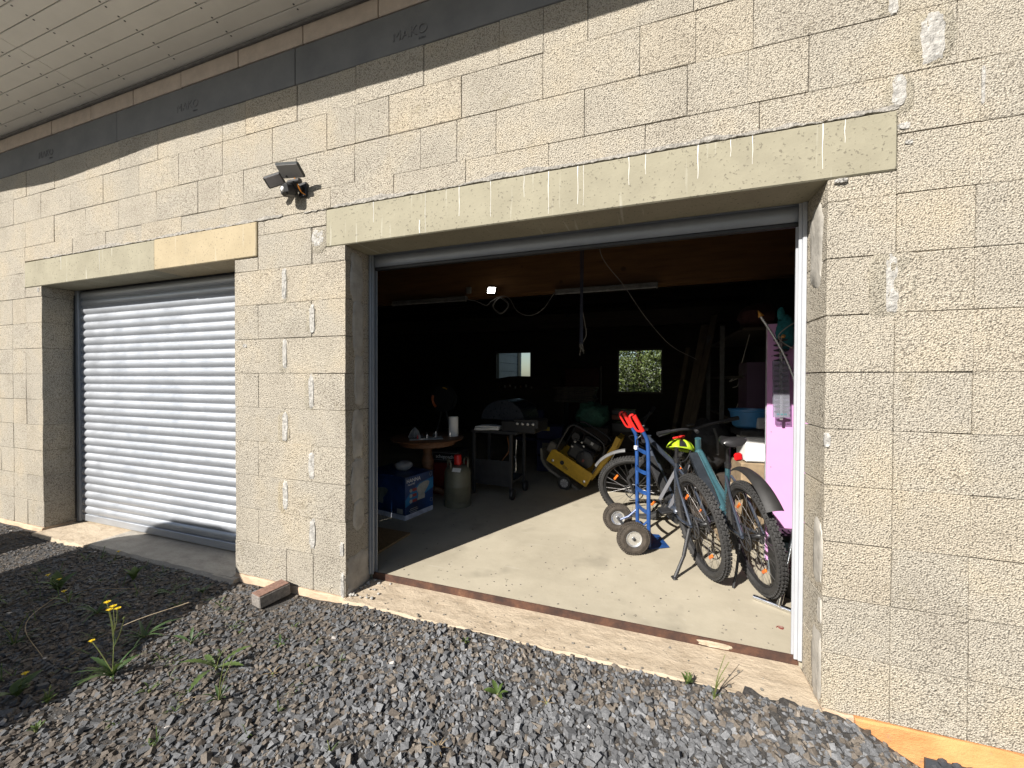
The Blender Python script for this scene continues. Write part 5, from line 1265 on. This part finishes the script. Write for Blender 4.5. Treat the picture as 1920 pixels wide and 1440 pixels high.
for k, pts in enumerate(([(-3.0, -.95, .02), (-2.78, -.75, .17), (-2.55, -.55, .24)], [(-3.9, -.5, .06), (-3.5, -.85, .10), (-3.05, -.95, .05)], [(-2.2, -1.1, .02), (-2.0, -.85, .06), (-1.75, -.7, .03)], [(-3.75, -.75, .05), (-3.6, -.55, .12), (-3.3, -.42, .12)])):
    o = thing('dry_stalk', ['dry grass stalk leaning over the shaded gravel beside yellow flowers', 'long dry stalk lying in the deep shade at left', 'thin dry stalk lying on the sunlit gravel', 'curved grass stalk under the closed shutter'][k], 'stalk', pts[0], group='weeds in the gravel')
    pp_ = bez([Vector(q) - Vector(pts[0]) for q in pts], 8); MB().tube(pp_, .0022, 5).build('stalk', DRY, o, 40)

# grit blown onto the sill and the slab
rg = random.Random(9); m = MB()
for k in range(230):
    x = rg.uniform(OX0 + .03, OX1 - .04); q = rg.random()
    y = (-.02 + .26 * rg.random()) if q < .45 else .29 + abs(rg.gauss(0, .55)); z0 = (.098 if y < .262 else FZ); s_ = rg.uniform(.0018, .0055) * (1.6 if q < .12 else 1)
    m.box((0, 0, 0), (s_ * 2, s_ * 1.5, s_), T(x, y, z0 + s_ * .4) @ RZ(rg.uniform(0, 3)) @ RX(rg.uniform(-.4, .4)), s_ * .25)
gr_ = m.build('floor_grit', M('grit', (.16, .145, .12), .9, 0, .5, 40), kind='stuff'); tag(gr_, 'loose grit and crumbs scattered on the sill and slab edge', 'grit')
# thin straggly grass in the shaded gravel: uncountable
m = MB(); rg = random.Random(5)
for k in range(90):
    if k < 62: x, y = rg.uniform(-4.6, -2.6), rg.uniform(-1.15, -.12)
    else: x, y = rg.uniform(-2.6, -1.5), rg.uniform(-1.1, -.3)
    for q in range(rg.randint(2, 7)):
        az = rg.uniform(0, 6.28); L_ = rg.uniform(.03, .13) * (1 if k < 62 else .5); up_ = rg.uniform(.15, .8); z0 = gz(x, y) + .008; wv = rg.uniform(.0012, .003)
        pts = [(x, y, z0), (x + L_ * .5 * math.cos(az), y + L_ * .5 * math.sin(az), z0 + L_ * up_ * .8), (x + L_ * math.cos(az), y + L_ * math.sin(az), z0 + L_ * up_ * .7)]
        nx2, ny2 = -math.sin(az) * wv, math.cos(az) * wv
        m.add([(pts[0][0] - nx2, pts[0][1] - ny2, pts[0][2]), (pts[0][0] + nx2, pts[0][1] + ny2, pts[0][2]), (pts[1][0] + nx2, pts[1][1] + ny2, pts[1][2]), (pts[1][0] - nx2, pts[1][1] - ny2, pts[1][2]), pts[2]], [(0, 1, 2, 3), (3, 2, 4)])
gs = m.build('sparse_grass', LEAF, kind='stuff'); tag(gs, 'thin straggly grass growing through the gravel at left', 'grass')
weed('low rosette with one yellow flower in the deep shade at left', -3.62, -.62, 7, .11, 'tooth', LEAF, (.2, .7), 1, .10, 1)
weed('small rosette right below the grey sill in the shade', -2.95, -.22, 7, .08, 'broad', LEAFD, (.2, .7))
weed('pale sprouting weed at the lower left corner', -2.62, -1.10, 6, .05, 'broad', LEAF, (.5, 1.1), 2, .07)
weed('flat rosette in the sun below the paver', -1.95, -.45, 6, .07, 'tooth', LEAFD, (.1, .4))

# ------------------------------------------------------------------ outside, behind the rear windows
ba = thing('barn', 'grey sheet clad barn seen through the left rear window', 'barn', (-8.6, 10.6, 0))
MB().box((0, 0, 2.4), (8.0, 3.2, 4.8)).build('wall', SIDING, ba)
for k in range(16): MB().box((4.006, 0, .3 + .28 * k), (.016, 3.2, .262), ch=.004).build('siding_board', SIDING, ba)
MB().box((4.02, 1.25, 2.4), (.05, .22, 4.8), ch=.004).build('corner_board', M('tan_board', (.26, .21, .13), .7), ba)
MB().prism([(-4.4, 4.8), (4.4, 4.8), (0, 6.2)], -2.0, 2.0, 'xz').build('roof', DSTEEL, ba)
def foliage(name, label, x, y, rx, rz, h0, n, s, mat, cone, cat='tree'):
    t_ = thing(name, label, cat, (x, y, 0))
    m = MB(); m.tube([(0, 0, -.1), (.05, .02, h0 + rz * .5), (0, 0, h0 + rz * 1.6)], [.16, .12, .03], 8)
    for k in range(10):
        a = random.uniform(0, 6.28); z = h0 + rz * random.uniform(.1, 1.3); m.tube([(0, 0, z), (rx * .6 * math.cos(a), rx * .6 * math.sin(a), z + .2)], [.035, .012], 5)
    m.build('trunk', BARK, t_, 40)
    rng = np.random.default_rng(int(abs(x) * 100) + 3)
    cl_ = []
    while len(cl_) < n // 26:
        p = rng.uniform(-1, 1, 3)
        if np.linalg.norm(p) < 1 and np.linalg.norm(p) > .45:
            zz = (p[2] + 1) / 2; taper = (1 - .75 * zz) if cone else 1
            cl_.append((p[0] * rx * taper, p[1] * rx * taper, h0 + zz * rz * 2))
    V_ = []; F_ = []
    for c in cl_:
        cs = rng.uniform(.16, .34)
        for k in range(26):
            o = rng.normal(0, cs * .55, 3); d = rng.normal(size=3); d /= np.linalg.norm(d); e_ = np.cross(d, rng.normal(size=3)); e_ /= np.linalg.norm(e_)
            b0 = np.array(c) + o; l_ = s * rng.uniform(.7, 1.6); i0 = len(V_)
            V_ += [tuple(b0), tuple(b0 + d * l_ * .5 + e_ * l_ * .22), tuple(b0 + d * l_), tuple(b0 + d * l_ * .5 - e_ * l_ * .22)]; F_.append((i0, i0 + 1, i0 + 2, i0 + 3))
    m = MB(); m.V = V_; m.F = F_; me = bpy.data.meshes.new('crown'); me.from_pydata(V_, [], F_); me.materials.append(mat); link('crown', me, t_)
foliage('conifer_tree', 'dense conifer filling the right rear window', -.35, 13.2, 1.9, 2.6, .1, 26000, .10, CONIF, False)
foliage('conifer_tree', 'second conifer partly behind the first in the rear window', 1.9, 14.6, 1.7, 2.4, .1, 9000, .11, CONIF, False)
foliage('garden_bush', 'sunlit bush right of the barn in the left rear window', -4.35, 19.0, 1.1, .82, .0, 6000, .09, CONIF, False, 'bush')

# ------------------------------------------------------------------ standing outside the picture, known by their shadows
vn = thing('parked_van', 'grey parked van whose shadow falls across the gravel at left', 'van', (0, -2.0, 0))
vp = [(-5.28, .30), (-5.36, 1.17), (-5.62, 1.56), (-5.62, 1.72), (-5.45, 1.90), (-5.1, 2.01), (-4.5, 2.02), (-4.15, 1.97), (-3.87, 1.74), (-3.44, 1.21), (-3.19, 1.02), (-3.08, .87), (-3.03, .62), (-3.06, .30)]
MB().prism(vp, -1.75, 0, 'xz').build('body', TARP, vn)
MB().prism([(-5.2, 1.25), (-5.42, 1.62), (-4.3, 1.72), (-4.05, 1.62), (-3.72, 1.25)], .0, .004, 'xz').build('side_window', M('dark_glass', (.01, .012, .014), .1), vn)
for x in (-4.95, -3.55):
    for y in (-1.68, -.08): MB().lathe([(.17, -.09), (.30, -.09), (.32, -.07), (.32, .07), (.30, .09), (.17, .09)], 28, T(x, y, .34) @ RX(R(90))).build('wheel', BLACKR, vn, 40)
for y in (-1.4, -.35): MB().box((-3.06, y, .72), (.06, .26, .12), ch=.02).build('headlight', CLEAR, vn)
bn = thing('wheelie_bin', 'dark wheelie bin whose shadow falls by the left pier', 'bin', (-6.05, -1.55, .05))
MB().prism([(-.24, .05), (.24, .05), (.28, .84), (-.28, .84)], -.30, .30, 'xz').build('body', BING, bn)
MB().box((0, 0, .89), (.62, .68, .09), ch=.03).build('lid', BING, bn)
for x in (-.24, .24): MB().lathe([(.03, -.03), (.1, -.03), (.1, .03), (.03, .03)], 20, T(x, .28, .1) @ RY(R(90))).build('wheel', BLACKR, bn, 40)
MB().tube([(-.22, .36, .86), (.22, .36, .86)], .016, 8).build('handle', BING, bn, 40)

# ------------------------------------------------------------------ stacked pieces that can be lifted away are things of their own
def promote(root, names, new_name, labels, cat, group=None):
    kids = [o for o in root.children if o.name.split('.')[0] in names]
    for i, o in enumerate(kids):
        m4 = root.matrix_basis @ o.matrix_basis
        o.parent = None; o.matrix_basis = m4; o.name = new_name
        tag(o, labels[min(i, len(labels) - 1)], cat, group)
    if not root.children: bpy.data.objects.remove(root)
for o in list(cr2.children):
    if o.name.startswith(('yellow_sticker', 'grey_rag')):
        host = [k for k in cr2.children if k.name.startswith('crate')][2 if o.name.startswith('yellow') else 1]
        o.parent = host
promote(cr2, ['crate'], 'plastic_crate', ['bottom dark blue crate of the stack behind the plate compactor', 'middle dark blue crate with a grey rag behind the plate compactor', 'top dark blue crate with a yellow sticker behind the plate compactor'], 'crate', 'dark blue crates behind the compactor')
lt = [o for o in rb.children if o.name.startswith('box_lettering')][0]; lt.parent = [o for o in rb.children if o.name.split('.')[0] == 'box'][3]
promote(rb, ['box'], 'storage_box', ['bottom dark box of the stack behind the hand truck handles', 'second dark box of the stack behind the hand truck handles', 'flat black case in the stack behind the hand truck handles', 'red flat toolbox with pale lettering behind the hand truck handles', 'topmost black case of the stack behind the hand truck handles'], 'box', 'boxes behind the hand truck')
promote(cr_, ['lower_carton'], 'kraft_carton', ['brown carton under the white box beside the pink panel'], 'carton')
promote(cr_, ['dark_lid'], 'flat_dark_case', ['flat dark case lying on the white box beside the pink panel'], 'case')
promote(cr_, ['white_box'], 'white_box', ['white box between brown carton and dark case beside the pink panel'], 'box')
promote(bag, ['stand_crate'], 'wooden_crate', ['dark wooden crate carrying the black backpack'], 'crate')
promote(gb, ['box_under'], 'wooden_box', ['dark wooden box under the crumpled green bag'], 'box')
promote(pk, ['board_rest'], 'kraft_strip', ['brown card strip behind the pale wooden board'], 'cardboard')
promote(st_, ['board'], 'grey_board', ['grey board in the stack below the right rear window'], 'board', 'stacked grey boards')
promote(st_, ['trestle'], 'trestle', ['left dark trestle under the stacked grey boards', 'right dark trestle under the stacked grey boards'], 'trestle', 'trestles under the boards')
promote(hw, ['small_tin'], 'small_tin', ['small tin standing against the dark heap under the left rear window'], 'tin', 'small tins by the dark heap')
promote(tr, ['small_bottle'], 'small_bottle', ['small bottle standing on the tray on the round table'], 'bottle', 'small bottles on the tray')
